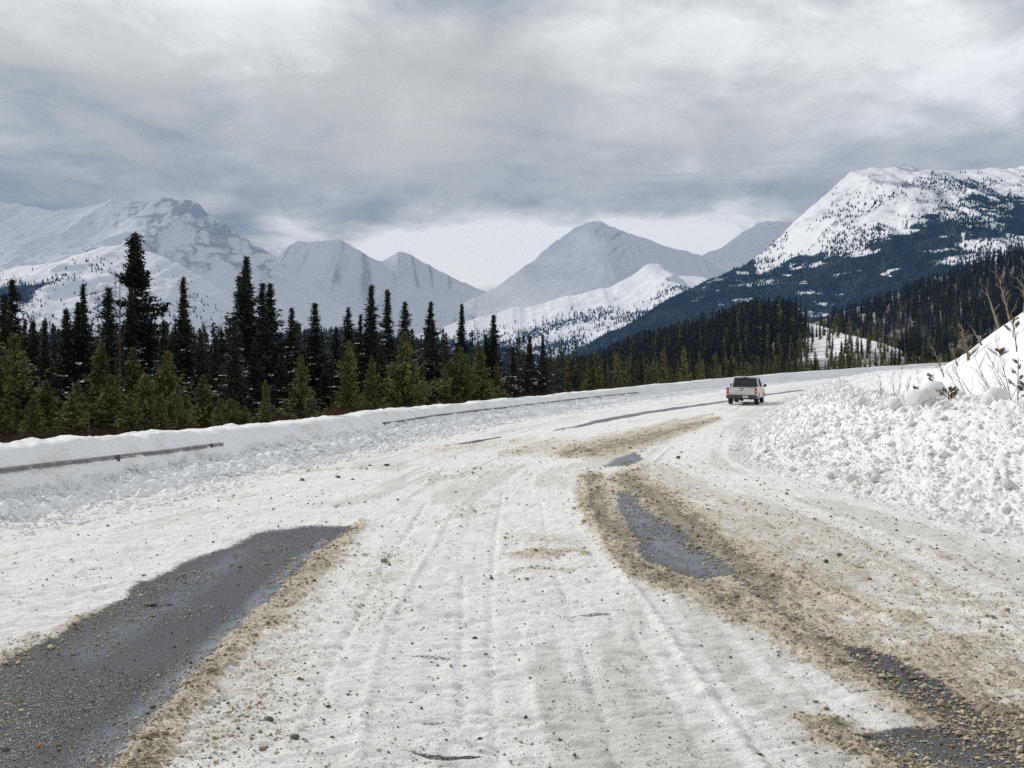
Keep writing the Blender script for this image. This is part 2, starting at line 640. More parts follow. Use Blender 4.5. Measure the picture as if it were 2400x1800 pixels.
# ------------------------------------------------------------------ terrain
def build_terrain():
    g = G("forest_floor_snow")
    n = g.noise(0.25, 5, 0.6)
    c = g.mix(g.ramp(n, 0.35, 0.6), (0.10, 0.085, 0.06), (0.35, 0.34, 0.34))
    c = g.mix(g.attr("clear"), c, SNOW)
    g.color(c)
    g.rough(0.85)
    g.bump(g.noise(2.0, 4), 0.02)
    ys = np.concatenate([np.linspace(-30, 120, 90), np.linspace(122, 520, 170)[1:], np.linspace(525, 1500, 90)])
    us = np.linspace(-1, 1, 260)
    Y, U = np.meshgrid(ys, us, indexing="ij")
    X = U * (60 + np.maximum(Y, 0) * 0.85)
    Z = ground(X, Y)
    corridor = (X > L(Y) - 1.0) & (X < R(Y) + 22) & (Y < 230)
    Z = np.where(corridor, Z - 0.6, Z)
    me = mesh_np("terrain", np.stack([X, Y, Z], -1).reshape(-1, 3), grid_faces(*X.shape), g.m,
                 attrs={"clear": clearing(X, Y)})
    put("terrain", me, kind="structure")


def clearing(x, y):
    """snow-covered opening with a side road on the hill"""
    px = CX + F * x / np.maximum(y, 1)
    e = (fbm(x / 9, y / 9, 3, 91) - .5) * 50
    c = smooth(1860, 1890, px + e) * smooth(2140, 2105, px + e) * smooth(296, 308, y + e * .3) * smooth(478, 462, y + e * .2)
    upper = smooth(484, 488, y) * smooth(505, 500, y) * (smooth(1950, 1960, px + e) * smooth(2015, 2005, px) + smooth(2040, 2050, px + e) * smooth(2100, 2090, px))
    return np.clip(c + upper, 0, 1)


def build_road():
    g = G("packed_snow_road")
    asp, sand, fine = g.attr("asphalt"), g.attr("sand"), g.noise(38, 5, 0.7)
    med = g.noise(9, 5, 0.6, 0.3)
    snow = g.mix(g.ramp(g.noise(1.3, 4, 0.6), 0.3, 0.7), (0.85, 0.85, 0.845), (0.78, 0.775, 0.76))
    speck = g.ramp(g.noise(60, 3, 0.7), 0.60, 0.70)
    snow = g.mix(g.math("MULTIPLY", speck, 0.35), snow, (0.42, 0.38, 0.32))
    # sand gathered in the hollows between lumps
    nn = g.math("ADD", g.math("MULTIPLY", g.math("SUBTRACT", fine, 0.5), 1.5), g.math("MULTIPLY", g.math("SUBTRACT", g.noise(5, 5, 0.7), 0.5), 1.2))
    s2 = g.ramp(g.math("ADD", g.math("MULTIPLY", sand, 1.2), nn), 0.20, 0.80)
    sandc = g.mix(g.ramp(g.noise(22, 4, 0.7), 0.35, 0.65), (0.36, 0.30, 0.21), (0.68, 0.61, 0.48))
    sandc = g.mix(g.math("MULTIPLY", g.ramp(sand, 0.85, 1.35), 0.85), sandc, (0.17, 0.14, 0.105))
    st = g.attr("streak")
    snow = g.mix(g.math("MULTIPLY", g.ramp(g.math("ADD", st, g.math("MULTIPLY", g.math("SUBTRACT", fine, 0.5), 0.9)), 0.42, 0.95), 0.45), snow, (0.50, 0.475, 0.435))
    c = g.mix(g.math("MULTIPLY", s2, 0.85), snow, sandc)
    ac = g.mix(g.ramp(g.noise(120, 2, 0.6), 0.45, 0.62), (0.022, 0.025, 0.031), (0.10, 0.10, 0.105))
    ice_sheen = g.math("MULTIPLY", g.attr("ice_sheen"), g.ramp(g.noise(6, 5, 0.7, 0.4, (1, 0.4, 1)), 0.28, 0.62))
    ac = g.mix(g.math("MULTIPLY", ice_sheen, 0.75), ac, (0.26, 0.30, 0.36))  # wet sheen of the icy smear, painted as a paler blue
    am = g.ramp(g.math("ADD", asp, g.math("MULTIPLY", g.math("SUBTRACT", g.noise(30, 6, 0.8), 0.5), 1.5)), 0.36, 0.60)
    g.color(g.mix(am, c, ac))
    g.rough(g.math("SUBTRACT", 0.8, g.math("MULTIPLY", am, 0.50)))
    g.spec(g.math("ADD", 0.2, g.math("MULTIPLY", am, 0.3)))
    hh = g.math("ADD", g.math("MULTIPLY", fine, 0.6), med)
    g.bump(hh, 0.030, g.math("SUBTRACT", 1.0, g.math("MULTIPLY", am, 0.55)))
    inv = np.linspace(1 / 5.2, 1 / 235.0, 600)
    ys = np.concatenate([np.linspace(-12, 5, 14), 1 / inv])
    n = 520
    w = np.linspace(0, 1, n)
    # more columns in the middle of the carriageway, where the picture is closest
    w = w + 0.10 * np.sin(2 * np.pi * w) / (2 * np.pi) * -1.0 * -1.0
    Y, W = np.meshgrid(ys, w, indexing="ij")
    X = (L(Y) - 1.2) * (1 - W) + (R(Y) + 1.2) * W
    a, s = road_masks(X, Y)
    Z = road_height(X, Y, a, s)
    q = (X - L(Y)) / (R(Y) - L(Y))
    wob = (fbm(X / 3, Y / 9, 2, 83) - .5) * 1.5
    st = smooth(0.50, 0.80, ridged(q * 26 + wob, Y / 16, 3, 81)) * smooth(0.35, 0.65, fbm(q * 5, Y / 7, 3, 85))
    st = st * smooth(0.03, 0.12, q) + 0.35 * smooth(0.58, 0.75, q)
    px, py = to_px(X, Y, rise(Y))
    ice_sheen = np.zeros(X.shape)  # where the bluish icy smear and its wet sheen are painted on asphalt
    for pts, k in (([(760, 1262, 8), (640, 1370, 20), (520, 1500, 28), (400, 1620, 40), (250, 1800, 80)], 1.0),
                   ([(560, 1300, 20), (420, 1400, 30), (200, 1530, 36)], 0.45),
                   ([(1470, 1180, 24), (1560, 1270, 50), (1680, 1340, 40)], 0.7), ([(1410, 1090, 20), (1490, 1070, 20)], 0.7)):
        ice_sheen = np.maximum(ice_sheen, k * smooth(1.8, 0.2, seg_dist(px, py, pts)))
    me = mesh_np("road", np.stack([X, Y, Z], -1).reshape(-1, 3), grid_faces(*X.shape), g.m, attrs={"asphalt": a, "sand": s, "streak": st, "ice_sheen": ice_sheen})
    put("road", me, kind="structure")


def lumps(x, y, seed, s1=0.24, s2=0.11):
    d1, v1 = worley(x / s1, y / s1, seed)
    d2, v2 = worley(x / s2 + 3.3, y / s2, seed + 1)
    f = fbm(x / s1 * 1.7, y / s1 * 1.7, 3, seed + 2) * 0.9 + 0.35
    a = np.clip(1 - d1 / (0.5 + 0.45 * v1), 0, 1) ** 0.8 * (0.15 + 1.0 * v1 ** 1.6) * f
    b = np.clip(1 - d2 / (0.5 + 0.45 * v2), 0, 1) ** 0.8 * (0.15 + 0.9 * v2 ** 1.4) * f
    return a, b


def left_profile(t, y):
    """height of the left bank over the road at distance t beyond its toe"""
    k = np.interp(y, [10, 18, 28, 60, 120, 200], [1.16, 1.12, 0.95, 0.86, 1.05, 1.35])
    rag = (fbm(y / 2.3, t * 0 + 3.1, 3, 61) - .5)
    apron = 0.30 * smooth(0, 0.9, t + rag * .6)
    face = (k - 0.30) * smooth(0.95, 1.9, t + rag * 0.3)
    crown = -0.10 * smooth(2.3, 3.2, t) - 2.6 * smooth(3.0, 7.0, t)
    return apron + face + crown


def build_left_bank():
    inv = np.linspace(1 / 8.5, 1 / 240.0, 620)
    ys = np.concatenate([np.linspace(-12, 8, 12), 1 / inv])
    ts = np.concatenate([np.linspace(-0.4, 2.6, 130), np.linspace(2.65, 7.5, 24)])
    Y, T = np.meshgrid(ys, ts, indexing="ij")
    dL = (L(Y + 1) - L(Y - 1)) / 2
    nl = np.sqrt(1 + dL ** 2)
    X = L(Y) - T / nl
    YY = Y + T * dL / nl
    z = rise(Y) + left_profile(T, Y) - 0.05
    near = smooth(110, 20, Y)
    rough = smooth(1.15, 0.5, T + (fbm(Y / 1.7, T, 2, 77) - .5) * .8) * smooth(-0.35, 0.1, T)
    a, b = lumps(X, Y, 51, 0.26, 0.12)
    z = z + (a * 0.17 + b * 0.08) * (0.12 + 0.88 * rough) * (0.35 + 0.65 * near)
    z = z + (fbm(X / 0.5, Y / 0.5, 4, 53) - .5) * 0.09 + (fbm(X / 0.13, Y / 0.16, 2, 55) - .5) * 0.03
    top = smooth(1.6, 2.0, T) * smooth(3.2, 2.4, T)
    z = z + top * ((fbm(Y / 0.35, T * 2, 3, 57) - .5) * 0.10 + (fbm(Y / 2.1, T, 2, 59) - .5) * 0.16)
    # drips and scoops down the cut face
    face = smooth(0.95, 1.25, T) * smooth(1.9, 1.6, T)
    X = X + face * (ridged(Y / 0.55, T * .6, 3, 63) - .55) * 0.10
    dirt = 0.45 * face * smooth(0.5, 0.75, fbm(Y / 0.5, T / 0.3, 3, 65)) + 0.25 * smooth(0.3, 0.0, T)
    m = mat_snow("ploughed_snow", 11, 0.03, 1.0)
    me = mesh_np("snow_bank", np.stack([X, YY, z], -1).reshape(-1, 3), grid_faces(*X.shape), m, attrs={"dirt": dirt})
    put("snow_bank", me, label="long ploughed snow bank along the left road edge, in front of the spruces", cat="snow bank")


def right_profile(t, y):
    k = np.interp(y, [8, 20, 40, 60, 90, 130, 200], [1.75, 1.72, 1.55, 1.35, 1.15, 1.0, 1.0])
    wv = (fbm(y / 2.4, t * 0 + 1.7, 3, 161) - .5)
    return 0.18 * smooth(0, 0.6, t + wv) + (k - 0.18) * smooth(0.25, 3.8, t + wv * .8) ** 1.05 - 0.14 * smooth(4.0, 5.6, t) * (k / 1.7)


def build_right_bank():
    inv = np.linspace(1 / 9.0, 1 / 230.0, 560)
    ys = np.concatenate([np.linspace(-12, 8.5, 12), 1 / inv])
    ts = np.linspace(-0.5, 6.2, 230)
    Y, T = np.meshgrid(ys, ts, indexing="ij")
    X = R(Y) + T
    z = rise(Y) + right_profile(T, Y) - 0.06
    near = smooth(140, 25, Y)
    rough = smooth(-0.5, 0.4, T) * smooth(6.4, 4.6, T) * (0.35 + 0.65 * smooth(0.36, 0.52, fbm(X / 1.1, Y / 1.6, 3, 157)))
    a, b = lumps(X, Y, 151, 0.19, 0.095)
    z = z + (a * 0.17 + b * 0.12) * rough * (0.5 + 0.5 * near) + (fbm(X / 0.7, Y / 0.7, 4, 153) - .5) * 0.24 * smooth(0, 1.5, T)
    z = z + (ridged(X / 1.6, Y / 2.4, 3, 159) - .62) * 0.34 * smooth(0.6, 2.5, T)
    z = z + (fbm(X / 0.12, Y / 0.16, 2, 155) - .5) * 0.035
    m = mat_snow("ploughed_snow_chunks", 16, 0.03, 1.0)
    dirt = 0.45 * smooth(0.8, 0.0, T) + 0.30 * smooth(0.55, 0.75, fbm(X / 0.9, Y / 1.4, 4, 167))
    me = mesh_np("snow_bank", np.stack([X, Y, z], -1).reshape(-1, 3), grid_faces(*X.shape), m, attrs={"dirt": dirt})
    put("snow_bank", me, label="broad lumpy snow bank on the right side of the road, covered in snow chunks", cat="snow bank")
    # open snow behind the bank and the slope above it
    ys = np.linspace(-12, 200, 260)
    ts = np.concatenate([np.linspace(4.2, 30, 170), np.linspace(31, 90, 24)])
    Y, T = np.meshgrid(ys, ts, indexing="ij")
    X = R(Y) + T
    z = ground(X, Y)
    z = z + (fbm(X / 1.1, Y / 1.1, 4, 163) - .5) * 0.22 + 0.02
    la, lb = lumps(X, Y, 171, 0.45, 0.2)
    z = z + (la * 0.16 + lb * 0.08) * smooth(16, 8, T) * smooth(42, 55, Y)
    me = mesh_np("hillside", np.stack([X, Y, z], -1).reshape(-1, 3), grid_faces(*X.shape), mat_snow("hillside_snow", 3.0, 0.08))
    put("hillside", me, kind="structure")


# ------------------------------------------------------------------ mountains
def mountain(name, sil, depth, run, base, seed, nc, nr, gully=0.16, gl=420.0, power=1.25, attrs_fn=None, mat=None, behind=0.35, over=0.0):
    """a ridge whose crest stands at its own distance; the near slope runs down towards the valley, a far slope falls behind"""
    sil = np.array(sil, float)
    x0, x1 = sil[0, 0], sil[-1, 0]
    u = np.linspace(x0, x1, nc)
    py = np.interp(u, sil[:, 0], sil[:, 1])
    py = np.convolve(np.pad(py, 2, mode="edge"), np.ones(5) / 5, mode="valid")
    if sil.shape[1] > 2:
        D = depth * np.interp(u, sil[:, 0], sil[:, 2])
        D = np.convolve(np.pad(D, 8, mode="edge"), np.ones(17) / 17, mode="valid")
    else:
        D = np.full(nc, float(depth))
    D = D * (1 + 0.05 * (fbm(u / 160, u * 0, 2, seed + 3) - .5))
    Xr = (u - CX) / F * D
    Zr = H + (HZ - py) / F * D + (fbm(u / 22, u * 0 + 5, 3, seed + 4) - .5) * D * 0.004
    v = np.concatenate([np.linspace(0, 1, nr - 14), 1 + np.linspace(0.05, 1, 14) * behind])
    V, I = np.meshgrid(v, np.arange(nc), indexing="ij")
    Dm, Xm, Zm = D[I], Xr[I], Zr[I]
    # the foot of the slope draws in where the crest is low, so that ridges end in spurs
    rn = run * np.clip((Zr - base) / (Zr.max() - base), 0.06, 1) ** 0.7
    rn = np.convolve(np.pad(rn, 6, mode="edge"), np.ones(13) / 13, mode="valid")
    Y = Dm - np.where(V <= 1, rn[I] * (1 - V), run * (1 - V))
    X = Xm * (1 + 0 * V)
    prof = np.where(V <= 1, np.clip(V, 0, 1) ** power, 1 - 1.2 * (V - 1))
    Z = base + (Zm - base) * prof
    wx = (fbm(X / gl / 1.5, Y / gl / 1.5, 3, seed + 20) - .5) * gl * 0.9
    rg = ridged((X + wx) / gl, (Y + wx * .6) / (gl * 2.1), 5, seed, 0.5)
    amp = gully * (Zm - base) * np.clip(np.where(V <= 1, (1 - V) * V * 3.4 + 0.02, 0.15), 0, 1)
    Z = Z + amp * (rg - 0.72)
    Z = np.maximum(Z, base - 5)
    P = np.stack([X, Y, Z], -1)
    at = attrs_fn(X, Y, Z, V, u[I], rg) if attrs_fn else {}
    at = {k: np.clip(a, 0, 1) for k, a in at.items()}
    me = mesh_np(name, P.reshape(-1, 3), grid_faces(*X.shape), mat, attrs=at)
    put(name, me, kind="structure")
    return P, at, V


def mat_mountain():
    g = G("mountain_surface")
    rock, forest = g.attr("rock"), g.attr("forest")
    n = g.noise(0.03, 6, 0.65)
    n2 = g.noise(0.012, 5, 0.7, 0.4)
    c = g.mix(g.ramp(n2, 0.35, 0.65), SNOW, (0.80, 0.81, 0.84))
    rm = g.ramp(g.math("ADD", rock, g.math("MULTIPLY", g.math("SUBTRACT", g.noise(0.05, 6, 0.75), 0.5), 1.6)), 0.35, 1.0)
    c = g.mix(g.math("MULTIPLY", rm, 0.6), c, (0.15, 0.14, 0.14))
    fm = g.ramp(g.math("ADD", forest, g.math("MULTIPLY", g.math("SUBTRACT", n, 0.5), 0.9)), 0.42, 0.62)
    fc = g.mix(g.ramp(n2, 0.4, 0.6), (0.011, 0.018, 0.019), (0.024, 0.032, 0.034))
    c = g.mix(fm, c, fc)
    g.color(c)
    g.rough(0.85)
    g.spec(0.1)
    g.bump(g.noise(0.02, 6, 0.65), 10.0, 0.6)
    return g.m


def scatter_cones(name, P, dens, count, hmin, hmax, wr, mat, seed, kind="stuff"):
    rng = np.random.default_rng(seed)
    A = P[:-1, :-1]
    B = P[1:, :-1]
    C = P[:-1, 1:]
    area = np.linalg.norm(np.cross(B - A, C - A), axis=-1)
    dd = dens[:-1, :-1] * area / (np.linalg.norm(A, axis=-1) / 3000) ** 2
    p = dd.ravel() / dd.sum()
    idx = rng.choice(p.size, count, p=p)
    r, c = idx // dd.shape[1], idx % dd.shape[1]
    s, t = rng.random(count)[:, None], rng.random(count)[:, None]
    o = A[r, c] + (B - A)[r, c] * s + (C - A)[r, c] * t
    h = (hmin + (hmax - hmin) * rng.random(count) ** 1.5)
    w = h * wr * (0.7 + 0.6 * rng.random(count))
    a0 = rng.random(count) * 6.28
    V = np.zeros((count, 5, 3))
    for k in range(4):
        V[:, k, 0] = o[:, 0] + np.cos(a0 + k * 1.571) * w
        V[:, k, 1] = o[:, 1] + np.sin(a0 + k * 1.571) * w
        V[:, k, 2] = o[:, 2] - h * 0.1
    V[:, 4] = o
    V[:, 4, 2] += h
    b = (np.arange(count) * 5)[:, None, None]
    Fc = np.array([[0, 1, 4], [1, 2, 4], [2, 3, 4], [3, 0, 4]])[None] + b
    me = mesh_np(name, V.reshape(-1, 3), Fc.reshape(-1, 3), mat, shade=False)
    return put(name, me, kind=kind)


def build_mountains():
    mm = mat_mountain()
    far_tree = mat_plain("far_conifer_green", (0.016, 0.024, 0.020), 0.9, 0.05, 0.3, 0.01)

    def streak(X, Y, V, s, w=60.0, ln=900.0):
        return ridged(X / w, (Y + X * 0.3) / ln, 3, s)

    # big left massif
    def a1(X, Y, Z, V, U, rg):
        n = ridged((X + Z * .5) / 75, (Z - X * .25) / 120, 5, 301, 0.65) - .12
        zone = smooth(0.40, 0.62, V) * np.exp(-((U - 470) / 190.0) ** 2) + 0.55 * smooth(0.7, 0.9, V) * smooth(200, 330, U) * smooth(800, 600, U)
        return {"rock": np.clip((n - 0.40) * 2.6 * zone + 0.12 * zone, 0, 1),
                "forest": 0.6 * smooth(0.22, 0.05, V) * smooth(0.40, 0.6, n)}
    mountain("mountain", [(-700, 520), (-200, 480), (0, 475), (60, 480), (110, 492), (180, 492), (230, 476), (280, 466), (330, 474), (390, 463), (430, 470),
                          (465, 476), (490, 500), (540, 535), (600, 573), (650, 602), (690, 640), (740, 680), (800, 715), (860, 750),
                          (940, 785), (1020, 800), (1090, 822), (1180, 850), (1300, 890)], 5600, 2600, -60, 101, 560, 200, 0.15, 260, 1.1, a1, mm)

    def a2(X, Y, Z, V, U, rg):
        s = ridged((X - Y * 0.15 + (Z * 0.5)) / 110, Z / 900, 3, 311)
        return {"rock": np.clip((s - 0.60) * 3.2, 0, 1) * smooth(0.40, 0.7, V) * 0.8, "forest": 0 * X}
    mountain("mountain", [(540, 720), (600, 660), (660, 588), (700, 562), (715, 566), (745, 566), (760, 562), (800, 562), (830, 580), (890, 612),
                          (950, 655), (1010, 690), (1100, 735), (1180, 770), (1300, 830)], 7300, 2200, -60, 121, 300, 130, 0.055, 240, 1.0, a2, mm)
    mountain("mountain", [(780, 700), (850, 640), (890, 612), (935, 588), (965, 596), (1010, 622), (1060, 650), (1100, 668), (1142, 682), (1170, 692),
                          (1230, 730), (1320, 790), (1380, 840)], 8900, 1900, -60, 131, 280, 120, 0.05, 260, 1.0, a2, mm)
    # pyramid and the peaks to its right

    def a4(X, Y, Z, V, U, rg):
        n = 0.25 + 0.55 * ridged((X - Z * .7 - Y * .1) / 85, Z / 420, 4, 321, 0.6)
        zone = smooth(0.5, 0.8, V) * np.exp(-((U - 1430) / 85.0) ** 2) + 0.6 * smooth(0.75, 0.95, V) * np.exp(-((U - 1790) / 60.0) ** 2)
        return {"rock": np.clip((n - 0.52) * 4.0 * zone, 0, 1), "forest": 0 * X}
    mountain("mountain", [(960, 800), (1040, 745), (1100, 705), (1160, 675), (1230, 625), (1300, 568), (1350, 530), (1390, 515), (1420, 522), (1455, 540), (1500, 553),
                          (1550, 574), (1600, 590), (1640, 598), (1700, 640), (1760, 680), (1850, 760)], 8200, 2600, -60, 141, 420, 160, 0.05, 300, 1.0, a4, mm)
    mountain("mountain", [(1500, 700), (1600, 640), (1650, 597), (1680, 588), (1720, 560), (1770, 526), (1800, 516), (1840, 520), (1880, 530), (1960, 510),
                          (2100, 500), (2300, 520)], 8800, 2400, -60, 151, 260, 110, 0.07, 300, 1.0, a4, mm)

    # sunlit middle knoll with scattered trees
    def a6(X, Y, Z, V, U, rg):
        n = fbm(X / 110, Y / 200, 4, 331, 0.6)
        b = ridged((X + Y * .4) / 240, (Y) / 240, 4, 333)
        f = 0.55 * smooth(0.66, 0.8, b) * smooth(0.9, 0.6, V) + 0.5 * smooth(0.25, 0.0, V)
        return {"rock": np.clip((n - 0.5) * 1.5, 0, 1) * smooth(0.5, 0.9, V), "forest": f * smooth(0.35, 0.55, n)}
    P, at, V = mountain("mountain", [(760, 850), (900, 810), (1000, 778), (1080, 752), (1140, 742), (1200, 722), (1260, 716), (1300, 702), (1370, 684), (1440, 668),
                                     (1480, 645), (1515, 619), (1545, 614), (1562, 630), (1590, 645), (1650, 652), (1710, 672), (1790, 720)],
                        4700, 2100, -60, 161, 360, 170, 0.17, 190, 0.9, a6, mm)
    nz = fbm(P[..., 0] / 160, P[..., 1] / 160, 3, 335)
    scatter_cones("far_trees", P, (smooth(0.36, 0.6, nz) + 0.15) * smooth(0.80, 0.5, V) * (V < 1), 14000, 7, 16, 0.22, far_tree, 41)

    # left foothill
    def a0(X, Y, Z, V, U, rg):
        n = fbm(X / 120, Y / 160, 4, 341, 0.6)
        b = fbm(X / 330, Y / 330, 3, 343)
        f = smooth(0.46, 0.6, b) * smooth(0.85, 0.6, V) * 0.8 + 0.8 * smooth(0.30, 0.12, V)
        return {"rock": 0 * X, "forest": f}
    P, at, V = mountain("mountain", [(-700, 660), (-300, 640), (0, 630), (120, 618), (180, 597), (230, 581), (280, 575), (330, 582), (380, 600), (430, 625), (500, 668),
                                     (560, 712), (620, 748), (700, 788), (800, 826), (900, 860)], 3400, 1500, -60, 171, 360, 170, 0.16, 170, 0.85, a0, mm)
    nz = fbm(P[..., 0] / 110, P[..., 1] / 110, 3, 345)
    scatter_cones("far_trees", P, (0.02 + smooth(0.45, 0.65, nz) + at["forest"]) * smooth(0.97, 0.6, V) * (V < 1), 12000, 5, 12, 0.24, far_tree, 42)

    # big right mountain
    def a7(X, Y, Z, V, U, rg):
        px = CX + F * X / Y
        py = HZ - F * (Z - H) / Y
        n = fbm(X / 60, Z / 34, 5, 351, 0.62)
        big = fbm(X / 260, Z / 120, 3, 353)
        # tree line: the forest climbs to the right
        tl = np.interp(px, [1300, 1700, 1750, 1775, 1905, 2014, 2144, 2204, 2285, 2400, 2800], [300, 420, 560, 606, 598, 552, 505, 466, 458, 462, 450])
        f = smooth(-12, 40, py - tl + (n - .5) * 110)
        gap = smooth(0.50, 0.66, big + (n - .5) * .5) * smooth(1850, 2100, px) * 0.62
        gap = np.maximum(gap, smooth(0.54, 0.68, fbm(X / 45, Z / 16, 4, 357, .6)) * 0.52 * smooth(1350, 1800, px))
        f = f * (1 - gap)
        rk = smooth(0.45, 0.62, n) * smooth(95, 20, np.hypot((px - 2130) * .7, py - 455)) + 0.7 * smooth(0.55, 0.7, n) * smooth(0.80, 0.97, V)
        rk = np.maximum(rk, 0.6 * smooth(0.62, 0.74, ridged((X + Z * .8) / 130, (Z - X * .5) / 45, 4, 359)) * smooth(120, 20, np.abs(py - 470)))
        return {"rock": rk, "forest": f}
    P, at, V = mountain("mountain", [(1150, 880, 0.82), (1280, 852, 0.84), (1330, 832, 0.85), (1400, 792, 0.88), (1500, 745, 0.9), (1560, 704, 0.92), (1650, 660, 0.94), (1700, 640, 0.95),
                                     (1750, 618, 0.96), (1790, 590, 0.98), (1830, 552, 1), (1880, 502, 1), (1930, 460, 1), (1990, 405, 1.02), (2040, 393, 1.03),
                                     (2130, 391, 1.05), (2200, 400, 1.05), (2280, 400, 1.05), (2340, 395, 1.05), (2400, 390, 1.05), (2700, 380, 1.05), (3300, 400, 1.05)],
                        3000, 1700, -40, 181, 640, 310, 0.12, 120, 0.85, a7, mm)
    px = CX + F * P[..., 0] / P[..., 1]
    py = HZ - F * (P[..., 2] - H) / P[..., 1]
    nz = fbm(P[..., 0] / 70, P[..., 1] / 70, 3, 355)
    tl = np.interp(px, [1300, 1700, 1750, 1775, 1905, 2014, 2144, 2204, 2285, 2400, 2800], [300, 420, 560, 606, 598, 552, 505, 466, 458, 462, 450])
    dn = (at["forest"] * .6 + 0.9 * smooth(0.45, 0.62, nz) * smooth(-130, 20, py - tl) + 0.006) * (V < 1) * (py > 405) * smooth(2700, 2450, px)
    scatter_cones("mountain_trees", P, dn, 34000, 4, 10, 0.24, far_tree, 43)

    # low wooded ridge across the valley
    def a8(X, Y, Z, V, U, rg):
        n = fbm(X / 40, Y / 40, 3, 361)
        return {"rock": 0 * X, "forest": 1 - 0.5 * smooth(0.66, 0.75, n)}
    P, at, V = mountain("wooded_ridge", [(-900, 800), (-300, 800), (0, 792), (200, 790), (420, 812), (560, 820), (650, 792), (720, 780), (780, 776), (860, 786), (1000, 798),
                                         (1060, 800), (1150, 812), (1210, 826), (1290, 842), (1400, 862), (1520, 880)], 2100, 1200, -40, 191, 260, 80, 0.12, 160, 0.8, a8, mm)
    scatter_cones("far_forest", P, (V < 1.02) * 1.0, 9000, 8, 15, 0.22, far_tree, 44)
    # valley floor under it all
    g = G("valley_floor")
    g.color(g.mix(g.ramp(g.noise(0.01, 5), 0.4, 0.6), (0.04, 0.05, 0.04), (0.4, 0.42, 0.45)))
    ys = np.linspace(-400, 9500, 60)
    xs = np.linspace(-6500, 8500, 60)
    Y, X = np.meshgrid(ys, xs, indexing="ij")
    Z = -45 + (fbm(X / 900, Y / 900, 3, 371) - .5) * 16
    me = mesh_np("valley_floor", np.stack([X, Y, Z], -1).reshape(-1, 3), grid_faces(60, 60), g.m)
    put("ground", me, kind="structure")


# ------------------------------------------------------------------ conifers
def blades(c, d, ln, wd, rng):
    """triangles: centre c, direction d, length, width"""
    n = len(c)
    r = rng.normal(size=(n, 3))
    s = np.cross(d, r)
    s /= np.linalg.norm(s, axis=1)[:, None] + 1e-9
    a = c - d * (ln * .5)[:, None] + s * (wd * .5)[:, None]
    b = c - d * (ln * .5)[:, None] - s * (wd * .5)[:, None]
    t = c + d * (ln * .5)[:, None]
    return np.stack([a, b, t], 1)


def crown_tris(seed, Hh, Rm, levels, per, clumps, tri=0.2, power=0.8, base=0.05, droop=0.35, jag=0.5, two=2, top_fat=0.0):
    rng = np.random.default_rng(seed)
    out = []
    lean = rng.normal(size=2) * 0.012
    wob = rng.random(6) * 6
    for i in range(levels):
        f = (i + rng.random()) / levels
        z = Hh * (base + (1 - base) * f)
        r = Rm * ((1 - f) ** power) * (1 - jag * .5 + jag * rng.random()) * (1 + .16 * math.sin(f * 9 + wob[0]) + .16 * math.sin(f * 27 + wob[1]) + .10 * math.sin(f * 61 + wob[2]))
        r = r * min(1.0, 0.55 + 3 * f) + top_fat * math.exp(-((f - 0.82) / .1) ** 2) + 0.03
        for j in range(per):
            a = rng.random() * 6.283
            rr = r * (0.45 + 0.75 * rng.random() ** 1.3)
            m = max(2, int(clumps * (0.35 + rr / Rm)))
            t = (0.12 + 0.88 * (np.arange(m) + rng.random(m)) / m)
            d = np.array([math.cos(a), math.sin(a), 0])
            c = d[None] * (rr * t)[:, None]
            c[:, 2] = z - droop * rr * t + 0.28 * rr * t ** 3
            c[:, 0] += lean[0] * z
            c[:, 1] += lean[1] * z
            c = np.repeat(c, two, 0) + rng.normal(size=(m * two, 3)) * 0.06 * tri / .2
            dd = np.repeat(d[None], m * two, 0) + rng.normal(size=(m * two, 3)) * 0.55
            dd[:, 2] += 0.05
            dd /= np.linalg.norm(dd, axis=1)[:, None]
            s = tri * (0.65 + 0.7 * rng.random(m * two)) * (0.32 + .68 * (1 - f) ** .6)
            out.append(blades(c, dd, s * 1.5, s * .8, rng))
    # leader
    n = 26
    z = Hh * (1 - 0.07 * rng.random(n)) + 0.05
    c = np.stack([lean[0] * z + rng.normal(size=n) * .02, lean[1] * z + rng.normal(size=n) * .02, z], 1)
    dd = np.tile([0, 0, 1.0], (n, 1)) + rng.normal(size=(n, 3)) * .3
    dd /= np.linalg.norm(dd, axis=1)[:, None]
    out.append(blades(c, dd, np.full(n, tri * .9), np.full(n, tri * .25), rng))
    return np.concatenate(out), lean


def tri_mesh(name, T, mat):
    return mesh_np(name, T.reshape(-1, 3), np.arange(len(T) * 3).reshape(-1, 3), mat, shade=False)


def tube(p0, p1, r0, r1, n=6):
    p0, p1 = np.array(p0, float), np.array(p1, float)
    d = p1 - p0
    d /= np.linalg.norm(d) + 1e-9
    u = np.cross(d, [0.3, 0.9, 0.1])
    u /= np.linalg.norm(u)
    v = np.cross(d, u)
    a = np.arange(n) * 2 * math.pi / n
    ring = np.cos(a)[:, None] * u + np.sin(a)[:, None] * v
    V = np.concatenate([p0 + ring * r0, p1 + ring * r1])
    Fc = [[k, (k + 1) % n, n + (k + 1) % n, n + k] for k in range(n)]
    return V, np.array(Fc)


def tubes_mesh(name, segs, mat, n=5):
    Vs, Fs, o = [], [], 0
    for s in segs:
        V, Fc = tube(*s, n=n)
        Vs.append(V)
        Fs.append(Fc + o)
        o += len(V)
    return mesh_np(name, np.concatenate(Vs), np.concatenate(Fs), mat)


